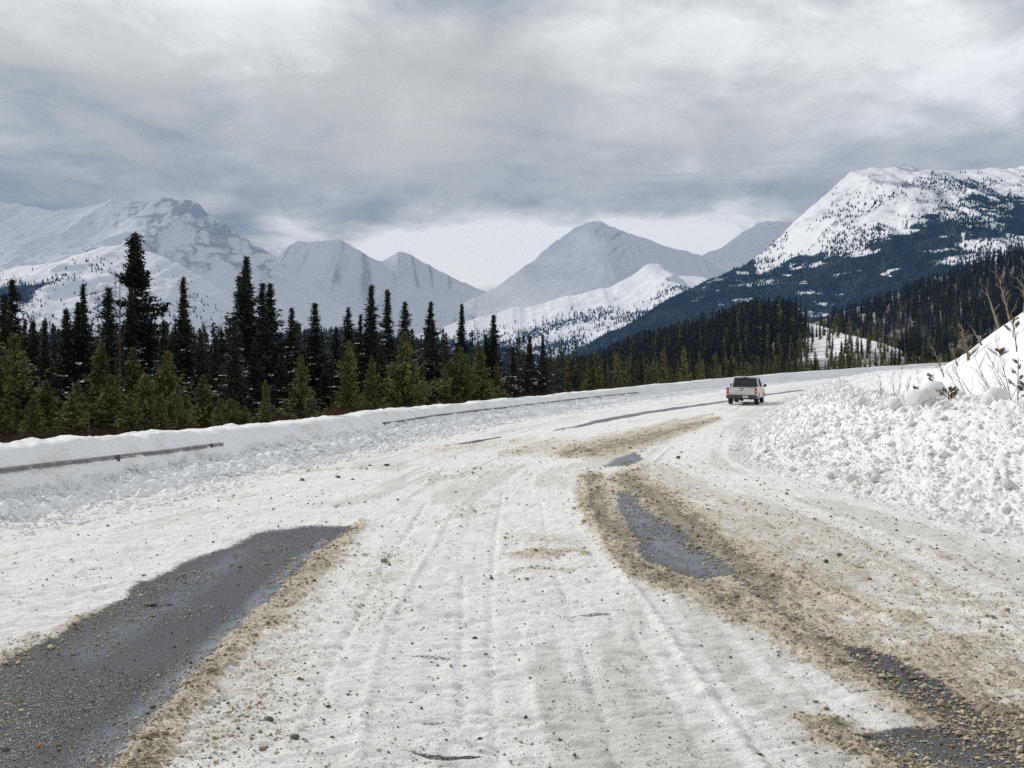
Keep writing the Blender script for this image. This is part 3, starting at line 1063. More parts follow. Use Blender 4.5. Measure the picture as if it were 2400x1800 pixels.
def mat_needles(name, dark, light, brown=None):
    g = G(name)
    oi = g.N.new("ShaderNodeObjectInfo")
    n = g.noise(1.3, 3, 0.6)
    c = g.mix(g.ramp(n, 0.35, 0.68), dark, light)
    hs = g.N.new("ShaderNodeHueSaturation")
    g.link(g.math("ADD", 0.75, g.math("MULTIPLY", oi.outputs["Random"], 0.5)), hs.inputs["Value"])
    g.link(c, hs.inputs["Color"])
    g.color(hs.outputs[0])
    g.rough(0.7)
    g.spec(0.25)
    return g.m


PROTO = {}


def build_protos():
    m_spruce = mat_needles("spruce_needles", (0.013, 0.019, 0.010), (0.036, 0.040, 0.018))
    m_pine = mat_needles("pine_needles", (0.070, 0.078, 0.022), (0.165, 0.155, 0.050))
    m_bark = mat_plain("conifer_bark", (0.085, 0.065, 0.05), 0.9, 0.1, 0.3)
    m_snow = mat_plain("branch_snow", (0.72, 0.76, 0.82), 0.8, 0.1, 0.05)
    m_snag = mat_plain("dead_twigs", (0.10, 0.075, 0.06), 0.9, 0.1, 0.3)
    PROTO["mats"] = (m_spruce, m_pine, m_bark, m_snow, m_snag)
    for i in range(7):
        rm = (1.75, 1.6, 1.95, 1.6, 1.85, 1.4, 1.8)[i]
        T, lean = crown_tris(500 + i, 10, rm, 125, 7, 6, 0.17, (0.95, 1.15, 1.0, .85, 1.0, .95, 1.1)[i], 0.04, 0.35, 0.9, 3)
        rng = np.random.default_rng(900 + i)
        # snow caught on some of the lower boughs
        n = 60
        f = rng.random(n) ** 1.3 * 0.7
        a = rng.random(n) * 6.28
        r = rm * (1 - f) ** .7 * (0.65 + .4 * rng.random(n))
        c = np.stack([np.cos(a) * r, np.sin(a) * r, 10 * (0.06 + .9 * f) - 0.25 * r], 1)
        c = np.repeat(c, 4, 0) + rng.normal(size=(n * 4, 3)) * [.10, .10, .02]
        d = np.stack([np.cos(rng.random(n * 4) * 6.28), np.sin(rng.random(n * 4) * 6.28), np.zeros(n * 4)], 1)
        S = blades(c, d, np.full(n * 4, .15), np.full(n * 4, .09), rng)
        PROTO["spruce", i] = dict(crown=tri_mesh("spruce_crown", T, m_spruce), snow=tri_mesh("spruce_snow", S, m_snow),
                                  trunk=tubes_mesh("spruce_trunk", [((0, 0, 0), (lean[0] * 5, lean[1] * 5, 5), .13, .08), ((lean[0] * 5, lean[1] * 5, 5), (lean[0] * 9.8, lean[1] * 9.8, 9.8), .08, .015)], m_bark))
    # the tall club-headed spruce
    T, lean = crown_tris(560, 10, 0.72, 130, 6, 5, 0.17, 0.35, 0.04, 0.3, 1.0, 2, 0.0)
    T2, _ = crown_tris(561, 2.4, 0.40, 40, 6, 5, 0.17, 0.30, 0.02, 0.2, 0.7, 2)
    T2[..., 2] += 7.9
    T2[..., 0] += -0.12
    rng = np.random.default_rng(5)
    ex = []
    for (z, a, ln) in ((7.25, 3.1, 1.15), (7.15, 2.6, .95), (6.95, 0.1, 1.1), (6.7, 6.2, .9), (5.9, .2, .8)):
        k = 60
        t = rng.random(k)
        c = np.stack([math.cos(a) * ln * t, math.sin(a) * ln * t, z - 0.1 * t + .25 * t ** 2], 1) + rng.normal(size=(k, 3)) * .07
        dd = rng.normal(size=(k, 3))
        dd /= np.linalg.norm(dd, axis=1)[:, None]
        ex.append(blades(c, dd, np.full(k, .26), np.full(k, .13), rng))
    T = T[T[:, :, 2].mean(1) < 8.6]
    PROTO["spruce", 7] = dict(crown=tri_mesh("spruce_crown", np.concatenate([T, T2] + ex), m_spruce), snow=PROTO["spruce", 1]["snow"],
                              trunk=PROTO["spruce", 1]["trunk"])
    for i in range(5):
        rm = (1.5, 1.75, 1.3, 1.85, 1.6)[i]
        T, lean = crown_tris(600 + i, 6, rm, 84, 9, 8, 0.16, (0.85, .9, .8, .75, .95)[i], 0.02, -0.25, 0.8, 3)
        PROTO["pine", i] = dict(crown=tri_mesh("pine_crown", T, m_pine),
                                trunk=tubes_mesh("pine_trunk", [((0, 0, 0), (lean[0] * 5.8, lean[1] * 5.8, 5.8), .09, .02)], m_bark))
    # thin snag
    T, lean = crown_tris(650, 10, 0.28, 60, 3, 3, 0.13, 0.5, 0.1, 0.2, 1.0, 1)
    PROTO["snag", 0] = dict(crown=tri_mesh("snag_twigs", T, m_snag), trunk=tubes_mesh("snag_trunk", [((0, 0, 0), (0, 0, 9.9), .08, .015)], m_bark))
    # small far trees (one mesh each)
    for i in range(8):
        rm = (1.5, 1.25, 1.7, 1.4, 1.2, 1.6, 1.35, 1.5)[i]
        T, _ = crown_tris(700 + i, 10, rm, 52, 6, 2, 0.50, 0.95, 0.0, 0.35, 0.9, 1)
        PROTO["far", i] = tri_mesh("conifer", T, m_spruce if i < 5 else m_pine)
        PROTO["farT", i] = T


def tree(kind, i, name, x, y, z, h, label, cat, group, width=1.0, rot=None):
    P = PROTO[kind, i]
    base = 6.0 if kind == "pine" else 10.0
    e = bpy.data.objects.new(name, None)
    e.empty_display_size = 0.3
    COL.objects.link(e)
    e.location = (x, y, z)
    e.rotation_euler = (0, 0, random.random() * 6.28 if rot is None else rot)
    s = h / base
    e.scale = (s * width, s * width, s)
    tag(e, label, cat, group)
    put("trunk", P["trunk"], e)
    put("crown", P["crown"], e)
    if "snow" in P:
        put("bough_snow", P["snow"], e, kind="stuff")
    return e


# left rows: (photo x, photo y of the top, distance, width factor, prototype, label)
SPRUCES = [
    (2, 690, 44, 1.0, 0, "dark spruce cut off by the left edge of the view, beside a taller ragged spruce"),
    (28, 655, 47, 1.05, 2, "tall ragged dark spruce near the left edge, above a broad olive pine"),
    (87, 755, 46, 0.8, 5, "narrow blunt-topped dark spruce, left one of a short pair with blue hills behind"),
    (112, 758, 45, 0.9, 1, "dark spruce, right one of a short blunt-topped pair with snow flecks"),
    (155, 724, 48, 1.0, 3, "dark spruce on the left side of a dense clump of three"),
    (180, 709, 49, 1.0, 4, "round-topped dark spruce in the middle of a dense clump of three"),
    (202, 667, 50, 0.85, 1, "needle-tipped dark spruce on the right side of a dense clump of three"),
    (255, 673, 47, 1.1, 2, "broad dark spruce two trees left of the tallest one"),
    (300, 675, 49, 0.85, 5, "slim dark spruce touching the left side of the tallest one"),
    (323, 563, 50, 1.25, 7, "tallest spruce of all, club-headed with a crooked bushy top"),
    (382, 752, 46, 0.8, 0, "short pointed dark spruce just right of the tallest one"),
    (438, 652, 49, 0.95, 1, "lone tall spruce with a thin ragged spire against the snowy foothill"),
    (466, 782, 46, 0.9, 3, "short dark spruce tucked against the right side of the lone ragged spire"),
    (505, 785, 46, 0.8, 4, "short blunt spruce, left of two low ones before the big clump"),
    (523, 777, 48, 0.9, 0, "short blunt spruce, right of two low ones before the big clump"),
    (548, 752, 44, 0.9, 6, "lower spruce at the left foot of the big tall clump"),
    (558, 630, 50, 0.95, 3, "tall spruce forming the left spire of the big clump"),
    (573, 648, 51, 0.85, 5, "second spire of the big clump, slightly lower than its left neighbour"),
    (584, 603, 52, 1.0, 1, "highest spire of the big clump, very thin at the tip"),
    (616, 663, 50, 1.0, 2, "tall spruce just right of the highest spire of the big clump"),
    (630, 665, 51, 1.1, 4, "right-hand outer spruce of the big clump with an upturned dead bough"),
    (683, 722, 52, 1.0, 6, "round-topped dark spruce standing between the big clump and a conical spruce"),
    (738, 711, 52, 1.15, 4, "neat conical spruce with layered boughs behind a bright olive pine"),
    (790, 766, 53, 0.9, 0, "low spruce leaning close to a taller pointed one on its right"),
    (806, 722, 54, 0.9, 3, "pointed spruce rising from a greenish lower crown"),
    (837, 738, 56, 0.75, 5, "slender short spruce just left of a tall layered spire"),
    (868, 668, 56, 0.95, 6, "tall layered spruce, left one of a row of three stepping down"),
    (908, 681, 58, 0.95, 1, "tall spruce, middle one of a row of three stepping down"),
    (949, 708, 60, 1.0, 2, "spruce, right one of a row of three stepping down, a pine before it"),
    (1000, 708, 62, 0.95, 5, "spruce with a small knobbly head over a much wider snowy crown"),
    (1015, 752, 61, 1.0, 4, "spruce pressed against the right side of the knobbly-headed one"),
    (1048, 810, 64, 0.8, 0, "short spruce left of a tall slender spire with brown twigs"),
    (1080, 714, 68, 0.85, 1, "tall slender spruce spire with hazy valley snow behind it"),
    (1140, 785, 70, 0.8, 3, "low spruce between the dead snag and the wide-armed spruce"),
    (1155, 738, 70, 1.15, 6, "wide-armed spruce, last tall one before the gap in the row"),
    (1203, 813, 76, 0.95, 2, "small separate spruce in the gap with blue forest behind"),
    (1240, 788, 78, 1.05, 4, "black-looking spruce, left one of the last pair at the row's right end"),
    (1270, 785, 79, 0.9, 1, "black-looking spruce, right one of the last pair at the row's right end"),
    (60, 800, 50, 1.1, 3, "dark spruce mostly hidden between the left-edge spruce and the short pair"),
    (345, 790, 52, 1.1, 6, "dark spruce filling the space behind the tallest one, low on its right"),
    (420, 830, 50, 1.1, 0, "dark low spruce with snow flecks at the foot of the lone ragged spire"),
    (595, 800, 46, 1.2, 4, "snow-flecked spruce low in front of the big clump"),
    (660, 830, 48, 1.2, 2, "wide low spruce with heavy snow flecks right of the big clump"),
    (770, 850, 50, 1.1, 3, "low dark spruce between the conical one and the leaning pair"),
    (985, 840, 55, 1.2, 6, "broad snow-patched spruce low under the knobbly-headed one"),
    (890, 810, 54, 1.2, 4, "dark snowy spruce low behind the pine of the three-step row"),
]
PINES = [
    (38, 785, 30, 1.0, 1, "big broad olive-green pine nearest the left edge"),
    (-25, 800, 29, 1.1, 3, "olive-green pine partly outside the left edge of the view"),
    (110, 893, 28, 1.0, 0, "round olive pine standing low right of the broad left-edge pine"),
    (80, 930, 26, 1.0, 2, "low bushy pine at the foot of the broad left-edge pine"),
    (160, 945, 27, 1.1, 3, "small brownish-green pine low beside the round one"),
    (185, 900, 32, 0.9, 4, "thin olive pine in front of the dense clump of three spruces"),
    (235, 808, 33, 1.0, 2, "tall olive pine below the broad spruce left of the tallest"),
    (262, 880, 29, 1.1, 1, "full olive pine in front of the tall olive one"),
    (312, 818, 34, 0.95, 0, "tall yellowish pine directly below the tallest spruce"),
    (345, 880, 30, 1.0, 3, "dense olive pine low right of the yellowish one"),
    (385, 825, 33, 1.05, 4, "upright pine with reddish tinge under the short pointed spruce"),
    (415, 905, 31, 0.9, 2, "small pine at the foot of the lone ragged spire"),
    (478, 880, 33, 1.05, 1, "egg-shaped olive pine right of the lone ragged spire"),
    (515, 960, 30, 0.9, 4, "little pine peeking over the bank left of the dark gap"),
    (545, 950, 31, 0.8, 0, "little pine beside the dark gap under the big clump"),
    (622, 893, 33, 0.72, 2, "small slim bright pine right above the snow bank, under the big clump"),
    (705, 835, 36, 1.0, 0, "bright olive pine with spreading lower boughs, in front of the conical spruce"),
    (815, 800, 47, 0.8, 4, "greenish pine in front of the pointed spruce"),
    (872, 835, 44, 0.8, 2, "narrow olive pine below the tall layered spruce"),
    (950, 779, 50, 0.9, 1, "broad dull-green pine in front of the right one of three stepping spruces"),
    (1075, 815, 60, 0.95, 3, "green pine in front of the slender spire"),
    (1125, 810, 62, 0.9, 0, "dull-green pine beside the dead snag"),
    (1045, 860, 55, 0.9, 4, "low green pine behind the bank left of the slender spire"),
    (1165, 850, 66, 0.9, 2, "low green pine in front of the wide-armed spruce"),
]


def build_left_trees():
    gs, gp = "tall dark spruces behind the left snow bank", "olive green pines in front of the spruces"
    for (px, py, D, w, i, lab) in SPRUCES:
        x = (px - CX) / F * D
        z = float(ground(np.array(x), np.array(float(D)))) - 0.2
        h = H + (HZ - py) / F * D - z
        tree("spruce", i, "spruce_tree", x, D, z, h, lab, "spruce tree", gs, w * (1.0 if i == 7 else 1.5), rot=0.0 if i == 7 else None)
    for (px, py, D, w, i, lab) in PINES:
        x = (px - CX) / F * D
        z = float(ground(np.array(x), np.array(float(D)))) - 0.2
        h = H + (HZ - py) / F * D - z
        tree("pine", i, "pine_tree", x, D, z, h, lab, "pine tree", gp, w * 1.1)
    rg = np.random.default_rng(5150)
    for k in range(26):
        px = -60 + 640 * (k + rg.random()) / 26
        D = 25.5 + 8 * rg.random() + max(px, 0) * .004
        x = (px - CX) / F * D
        z = float(ground(np.array(x), np.array(float(D)))) - 0.2
        py = 915 + 60 * rg.random() - max(px - 420, 0) * .05
        tree("pine", int(rg.integers(0, 5)), "pine_tree", x, D, z, H + (HZ - py) / F * D - z,
             "low bushy olive pine in the thicket close behind the near snow bank", "pine tree", "low pines in the thicket behind the near bank", 1.35)
    D = 70
    x = (1118 - CX) / F * D
    z = float(ground(np.array(x), np.array(70.)))
    tree("snag", 0, "dead_tree", x, D, z, H + (HZ - 752) / F * D - z, "thin dead brown snag standing between the slender spire and the wide-armed spruce", "dead tree", None)
    D = 46
    x = (281 - CX) / F * D
    z = float(ground(np.array(x), np.array(46.)))
    tree("snag", 0, "dead_tree", x, D, z, H + (HZ - 643) / F * D - z, "thin bare snag stem just left of the tallest spruce", "dead tree", None)
    # filler of the wood behind, out of reach of counting
    rng = np.random.default_rng(77)
    T = []
    for k in range(760):
        D = 50 + 75 * rng.random()
        px = -500 + 1850 * rng.random()
        x = (px - CX) / F * D
        if float(L(np.array(D))) - x < 12:
            continue
        z = float(ground(np.array(x), np.array(float(D))))
        top = 765 + 75 * rng.random() - (18 if px < 700 else 0) + max(px - 1000, 0) * .08
        h = H + (HZ - top) / F * D - z
        t = PROTO["farT", int(rng.integers(0, 5))].copy() * [h / 10 * .8, h / 10 * .8, h / 10]
        t[..., 0] += x
        t[..., 1] += D
        t[..., 2] += z
        T.append(t[::2] if k % 2 else t[1::2])
    me = tri_mesh("forest", np.concatenate(T), PROTO["mats"][0])
    put("forest", me, label="dark young conifers thick in the shade behind the tall spruces", kind="stuff")


def build_undergrowth():
    """red-brown willow scrub showing just over the bank"""
    rng = np.random.default_rng(31)
    n = 15000
    D = 1 / (1 / 14 + (1 / 190 - 1 / 14) * rng.random(n))
    t = 3.4 + 2.6 * rng.random(n)
    dL = (L(D + 1) - L(D - 1)) / 2
    nl = np.sqrt(1 + dL ** 2)
    x = L(D) - t / nl
    y = D + t * dL / nl
    top = rise(D) + left_profile(np.full(n, 2.2), D) - 0.06 + 0.10 * rng.random(n)
    ln = 0.5 + 0.6 * rng.random(n)
    d = rng.normal(size=(n, 3)) * 0.45
    d[:, 2] = 1
    d /= np.linalg.norm(d, axis=1)[:, None]
    c = np.stack([x, y, top - ln * .5], 1)
    wd = 0.012 + 0.02 * rng.random(n) + D * 0.0006
    T = blades(c, d, ln, wd, rng)
    me = tri_mesh("scrub", T, mat_plain("red_brown_twigs", (0.060, 0.034, 0.024), 0.9, 0.1, 0.4, 2))
    put("undergrowth", me, label="reddish brown scrub twigs just behind the left snow bank", kind="stuff")


def build_far_trees():
    rng = np.random.default_rng(202)
    pts = []

    def add(n, dlo, dhi, plo, phi, hlo, hhi, test=None, pine=0.3, grey=0.0):
        k = 0
        tries = 0
        while k < n and tries < n * 30:
            tries += 1
            D = dlo + (dhi - dlo) * rng.random()
            px = plo + (phi - plo) * rng.random()
            x = (px - CX) / F * D
            if D < 330 and float(L(np.array(D))) - x < 7.5:
                continue
            if test is not None and not test(px, D, x):
                continue
            if D > 350 and float(clearing(np.array(x), np.array(float(D)))) > 0.3:
                continue
            h = hlo + (hhi - hlo) * rng.random() ** 1.4
            pts.append((x, D, h, rng.random() < pine, rng.random() < grey))
            k += 1

    # beyond the road: row behind the bank
    add(560, 95, 230, 1290, 2330, 3.6, 6.2, lambda px, D, x: True, 0.6)
    add(520, 200, 330, 1290, 2420, 5.5, 8.5, lambda px, D, x: not (1870 < px < 2130 and D > 215), 0.35)
    add(170, 225, 345, 1860, 2140, 4, 6.5, None, 0.5)
    # front hill
    add(1500, 300, 480, 1280, 1915, 7.5, 10.5, lambda px, D, x: px < 1885 + (D - 300) * .1, 0.08)
    # right hill
    add(1900, 470, 720, 1850, 2500, 7.5, 11.5, lambda px, D, x: D > 575 or px > 2140 or (int(px * 7 + D) % 5 == 0), 0.04, 0.0)
    add(380, 300, 470, 2110, 2440, 7, 10, None, 0.2, 0.0)
    add(30, 338, 352, 1880, 2120, 3, 6.5, None, 0.3)
    sizes = []
    P = np.array([(p[0], p[1]) for p in pts])
    Z = ground(P[:, 0], P[:, 1])
    # nearest ones are things, the rest one mass
    D = P[:, 1]
    order = np.argsort([-p[2] / p[1] for p in pts])
    # those that show above the bank and are not buried: nearest 290
    chosen = set()
    for i in order:
        if len(chosen) >= 290:
            break
        chosen.add(int(i))
    mass_s, mass_p = [], []
    for i, (x, Dd, h, pine, grey) in enumerate(pts):
        z = Z[i] - 0.2
        if i in chosen:
            j = int(rng.integers(5, 8)) if pine else int(rng.integers(0, 5))
            o = put("conifer_tree", PROTO["far", j], loc=(x, Dd, z))
            s = h / 10
            wf = (1.25 if pine else 0.95)
            o.scale = (s * wf, s * wf, s)
            o.rotation_euler = (0, 0, rng.random() * 6.28)
            q = CX + F * x / Dd
            where = ("left of the pickup by the spruces" if q < 1480 else "close left of the pickup" if q < 1700 else
                     "right above the pickup" if q < 1860 else "below the clearing" if q < 2120 else "beside the bare trees")
            tag(o, ("olive-green" if pine else "dark green") + " young conifer behind far bank, " + where, "conifer", "young conifers beyond the road, " + where)
            if False:
                tag(o, "olive-green young conifer in the dense row beyond the snow bank behind the pickup", "conifer", "olive conifers beyond the road")
            elif False:
                tag(o, "dark green young conifer in the dense row beyond the snow bank behind the pickup", "conifer", "dark conifers beyond the road")
        else:
            j = int(rng.integers(0, 8))
            step = 2 if Dd < 330 else 4
            t = PROTO["farT", j][int(rng.integers(0, step))::step].copy()
            c = t.mean(1, keepdims=True)
            t = c + (t - c) * (1.25 if step == 2 else 1.7)
            wf = (1.2 if pine else 0.95)
            t = t * [h / 10 * wf, h / 10 * wf, h / 10] + [x, Dd, z]
            (mass_p if pine else mass_s).append(t)
    put("forest", tri_mesh("forest", np.concatenate(mass_s), PROTO["mats"][0]), label="dark conifer forest covering the two hills beyond the road", kind="stuff")
    put("forest", tri_mesh("forest", np.concatenate(mass_p), PROTO["mats"][1]), label="olive conifers mixed into the forest beyond the road", kind="stuff")
    # grey-brown leafless brush on the right hill's lower slope
    n = 26000
    Dd = 478 + 150 * rng.random(n) ** 1.3
    px = 1850 + 520 * rng.random(n)
    x = (px - CX) / F * Dd
    keep = fbm(x / 30, Dd / 30, 2, 93) > 0.42
    x, Dd = x[keep], Dd[keep]
    z = ground(x, Dd)
    m = len(x)
    ln = 2.5 + 3.5 * rng.random(m)
    d = rng.normal(size=(m, 3)) * .22
    d[:, 2] = 1
    c = np.stack([x, Dd, z + 1.2 + ln * .5 * rng.random(m) * 1.6], 1)
    T = blades(c, d, ln, 0.10 + .14 * rng.random(m), rng)
    put("bare_brush", tri_mesh("bare_brush", T, mat_plain("grey_twigs", (0.125, 0.105, 0.095), 0.9, 0.1, 0.3, .3)), label="grey-brown leafless brush low on the right hill", kind="stuff")


# ------------------------------------------------------------------ bare trees, shrubs, saplings on the right
def grow(p, d, ln, r, depth, segs, rng, spread=0.6, up=0.15, kids=(2, 4), wig=0.12, tips=None):
    n = 3
    p = np.array(p, float)
    d = np.array(d, float)
    for i in range(n):
        q = p + d * ln / n
        segs.append((p.copy(), q.copy(), r * (1 - i / n * .5), r * (1 - (i + 1) / n * .5)))
        if depth > 0 and (i > 0 or depth < 3):
            for _ in range(rng.integers(kids[0], kids[1] + 1)):
                a = rng.normal(size=3)
                a -= d * a.dot(d)
                a /= np.linalg.norm(a) + 1e-9
                e = d * (1 - spread * .5) + a * spread * (0.8 + .5 * rng.random())
                e[2] += up
                e /= np.linalg.norm(e)
                f = rng.random() * .9
                grow(p + d * ln / n * f, e, ln * (0.38 + .22 * rng.random()) * (1 - .2 * i / n), r * .45, depth - 1, segs, rng, spread, up, kids, wig, tips)
        p = q
        d = d + rng.normal(size=3) * wig
        d /= np.linalg.norm(d)
    if tips is not None:
        tips.append(p)


def ground_here(x, y):
    orr = x - float(R(np.array(y)))
    a, b = np.array(float(x)), np.array(float(y))
    if orr < 5.0:
        return float(rise(b)) + float(right_profile(np.array(orr), b)) - 0.05
    return float(ground(a, b)) - 0.05


def build_right_plants():
    bark = mat_plain("pale_bark", (0.24, 0.20, 0.15), 0.85, 0.15, 0.25, 4)
    twig = mat_plain("brown_twig", (0.13, 0.095, 0.07), 0.85, 0.15, 0.3, 4)
    tuft = mat_needles("dry_pine_tufts", (0.085, 0.060, 0.030), (0.20, 0.145, 0.08))

    def bare(px, D, pytop, lean, depth, label, cat="bare tree", mat=bark, kids=(2, 3), spread=.6, r=None, up=.15, group=None, seed=0, name="bare_tree", wig=.07):
        rng = np.random.default_rng(3000 + int(px) + seed)
        x = (px - CX) / F * D
        z = ground_here(x, D)
        h = H + (HZ - pytop) / F * D - z
        e = bpy.data.objects.new(name, None)
        COL.objects.link(e)
        e.location = (x, D, z)
        tag(e, label, cat, group)
        segs = []
        d = np.array([lean, 0.05, 1.0])
        d /= np.linalg.norm(d)
        r = r or h * 0.012 + .012
        # stem
        p = np.array([0., 0, -0.15])
        n = 7
        stem, br = [], []
        for i in range(n):
            q = p + d * h / n / d[2]
            stem.append((p.copy(), q.copy(), r * (1 - i / n * .85), r * (1 - (i + 1) / n * .85)))
            if i >= 1:
                for _ in range(rng.integers(kids[0], kids[1] + 1)):
                    a = rng.normal(size=3)
                    a[2] = 0
                    a /= np.linalg.norm(a)
                    ee = d * .6 + a * spread
                    ee[2] += up
                    ee /= np.linalg.norm(ee)
                    grow(p + (q - p) * rng.random(), ee, h * (0.34 - .22 * i / n) * (.7 + .6 * rng.random()), r * .38, depth - 1, br, rng, .55, up, (1, 2), wig + .05)
            p = q
            d = d + rng.normal(size=3) * wig * .5
            d /= np.linalg.norm(d)
        put("trunk", tubes_mesh("bare_trunk", stem, mat, 7), e)
        if br:
            put("branches", tubes_mesh("bare_branches", br, mat, 3), e, kind="stuff")
        return e

    bare(2345, 46, 665, -0.31, 1, "tall pale leaning stem, nearly branchless, in front of the dark right hill", r=.075, kids=(0, 1), spread=.8, wig=.03)
    bare(2305, 44, 752, -0.55, 1, "shorter slanting yellowish stem crossing behind the branching bare tree", r=.05, kids=(0, 1), wig=.03)
    bare(2272, 42, 757, -0.14, 3, "pale branching bare tree with upswept forked limbs at the road bend", r=.07, kids=(2, 4), spread=.75)
    bare(2250, 43, 800, -0.45, 2, "low bare shrub spreading left of the branching bare tree", cat="shrub", name="bare_shrub", kids=(2, 4), r=.03, seed=4)
    bare(2215, 44, 805, -0.25, 2, "tangled pale shrub between the bank and the branching bare tree", cat="shrub", name="bare_shrub", kids=(2, 4), r=.03, seed=7)
    bare(2400, 42, 600, 0.10, 2, "tall bare tree with a V fork above the snow slope at the right edge", r=.07, kids=(1, 3))
    bare(2372, 48, 640, -0.25, 2, "thin bare tree leaning left behind the snow slope", r=.05, kids=(1, 2), seed=2)
    bare(2385, 34, 735, -0.10, 2, "brown leafless sapling high on the sunny snow slope", mat=twig, cat="sapling", name="bare_sapling", kids=(1, 2), r=.025)
    thin = [
        (2065, 30, 868, -0.02, "thin dark twig standing left of the other roadside twigs"),
        (2100, 30, 865, -0.12, "forked twig behind the snow chunks, second clump from the left"),
        (2106, 31, 848, 0.02, "tall straight twig rising out of the forked clump"),
        (2120, 30, 872, 0.12, "right-leaning twig of the forked clump"),
        (2158, 31, 862, -0.04, "upright twig left of the tufted sapling"),
        (2148, 31, 885, -0.18, "short left-leaning twig beside the upright one"),
        (2300, 27, 840, -0.55, "long brown twig arching left over the bank below the bare tree"),
        (2330, 27, 850, -0.6, "long brown twig arching left, right of the first arching one"),
        (2290, 29, 842, -0.40, "dark arching twig nearest the branching bare tree"),
        (2360, 25, 800, -0.35, "tall brown twig leaning left across the snow slope"),
        (2385, 25, 770, -0.2, "tall brown twig near the right edge, over the large snow boulder"),
        (2405, 24, 800, -0.45, "brown twig entering from the right edge"),
        (2345, 24, 860, -0.5, "low twig leaning left just behind the large snow boulder"),
        (2390, 23, 840, -0.55, "bent twig beside the right edge above the chunks"),
    ]
    for k, (px, D, top, ln, lab) in enumerate(thin):
        bare(px, D, top, ln, 2, lab, cat="twig", mat=twig, kids=(1, 2), r=.014, spread=.5, name="bare_twig", group="bare twigs on the right snow bank", seed=k)

    def sap(px, D, pytop, w, label, seed, n=7):
        rng = np.random.default_rng(4000 + seed)
        x = (px - CX) / F * D
        z = ground_here(x, D)
        h = H + (HZ - pytop) / F * D - z
        e = bpy.data.objects.new("pine_sapling", None)
        COL.objects.link(e)
        e.location = (x, D, z)
        tag(e, label, "sapling", "pine saplings on the right snow bank")
        st, T = [], []
        st.append((np.array([0, 0, -.1]), np.array([0.02, 0, h * .85]), .018, .008))
        for i in range(n):
            f = .25 + .75 * i / n
            a = rng.random() * 6.28
            p0 = np.array([0.02 * f, 0, h * .85 * f])
            ln = w * (1.15 - f) * (0.8 + .4 * rng.random()) + .06
            p1 = p0 + np.array([math.cos(a) * ln, math.sin(a) * ln, ln * .8])
            st.append((p0, p1, .009, .006))
            k = 46
            t = rng.random(k)
            c = p0 + (p1 - p0) * (.45 + .65 * t[:, None]) + rng.normal(size=(k, 3)) * .02
            dd = rng.normal(size=(k, 3)) * .7 + (p1 - p0) / ln
            dd /= np.linalg.norm(dd, axis=1)[:, None]
            T.append(blades(c, dd, np.full(k, .075), np.full(k, .022), rng))
        put("trunk", tubes_mesh("sapling_trunk", st, twig, 5), e)
        put("crown", tri_mesh("sapling_crown", np.concatenate(T), tuft), e)

    sap(2222, 23.5, 905, .22, "small tufted pine sapling beside the round snow boulder", 1)
    sap(2186, 30, 858, .30, "sparse tufted sapling left of the open snow, behind the twigs", 2)
    sap(2150, 29, 900, .16, "tiny dark tuft low behind the bank", 3, 4)
    sap(2320, 25, 900, .22, "small tufted sapling between two snow boulders", 4)
    sap(2385, 28, 815, .24, "brown tufted pine near the right edge on the slope", 5, 7)
    sap(2345, 36, 822, .32, "snow-caught tufted pine at the foot of the slope", 6, 12)
    sap(2400, 25, 870, .20, "brown tufted pine cut by the right edge", 7, 6)
    sap(2375, 38, 735, .32, "dull pine shoot high on the sunny slope", 8, 9)


# ------------------------------------------------------------------ crumbs, chunks and stones
def ico():
    t = (1 + 5 ** .5) / 2
    v = np.array([(-1, t, 0), (1, t, 0), (-1, -t, 0), (1, -t, 0), (0, -1, t), (0, 1, t), (0, -1, -t), (0, 1, -t), (t, 0, -1), (t, 0, 1), (-t, 0, -1), (-t, 0, 1)], float)
    v /= np.linalg.norm(v[0])
    f = np.array([(0, 11, 5), (0, 5, 1), (0, 1, 7), (0, 7, 10), (0, 10, 11), (1, 5, 9), (5, 11, 4), (11, 10, 2), (10, 7, 6), (7, 1, 8), (3, 9, 4), (3, 4, 2), (3, 2, 6),
                  (3, 6, 8), (3, 8, 9), (4, 9, 5), (2, 4, 11), (6, 2, 10), (8, 6, 7), (9, 8, 1)])
    return v, f


OCT_V = np.array([(1, 0, 0), (0, 1, 0), (-1, 0, 0), (0, -1, 0), (0, 0, 1), (0, 0, -.6)], float)
OCT_F = np.array([(0, 1, 4), (1, 2, 4), (2, 3, 4), (3, 0, 4), (1, 0, 5), (2, 1, 5), (3, 2, 5), (0, 3, 5)])


def crumbs(name, P, S, mat, seed, flat=0.65, shape="oct", label=None, jitter=0.28, smooth_=True):
    rng = np.random.default_rng(seed)
    bv, bf = (OCT_V, OCT_F) if shape == "oct" else ico()
    n, k = len(P), len(bv)
    a = rng.random(n) * 6.28
    V = np.repeat(bv[None], n, 0) * (1 + rng.normal(size=(n, k, 1)) * jitter)
    V = V * (1 + (rng.random((n, 1, 3)) - .5) * .7)
    c, s = np.cos(a)[:, None], np.sin(a)[:, None]
    X = V[..., 0] * c - V[..., 1] * s
    Y = V[..., 0] * s + V[..., 1] * c
    V = np.stack([X, Y, V[..., 2] * flat], -1) * S[:, None, None] + P[:, None, :]
    Fc = bf[None] + (np.arange(n) * k)[:, None, None]
    me = mesh_np(name, V.reshape(-1, 3), Fc.reshape(-1, 3), mat, shade=smooth_, attrs={"var": np.repeat(rng.random(n), k)})
    return put(name, me, label=label, kind="stuff")


def mat_crumb(name, a, b, rough=0.8):
    g = G(name)
    g.color(g.mix(g.attr("var"), a, b))
    g.rough(rough)
    g.spec(0.25)
    g.bump(g.noise(60, 3), 0.004)
    return g.m


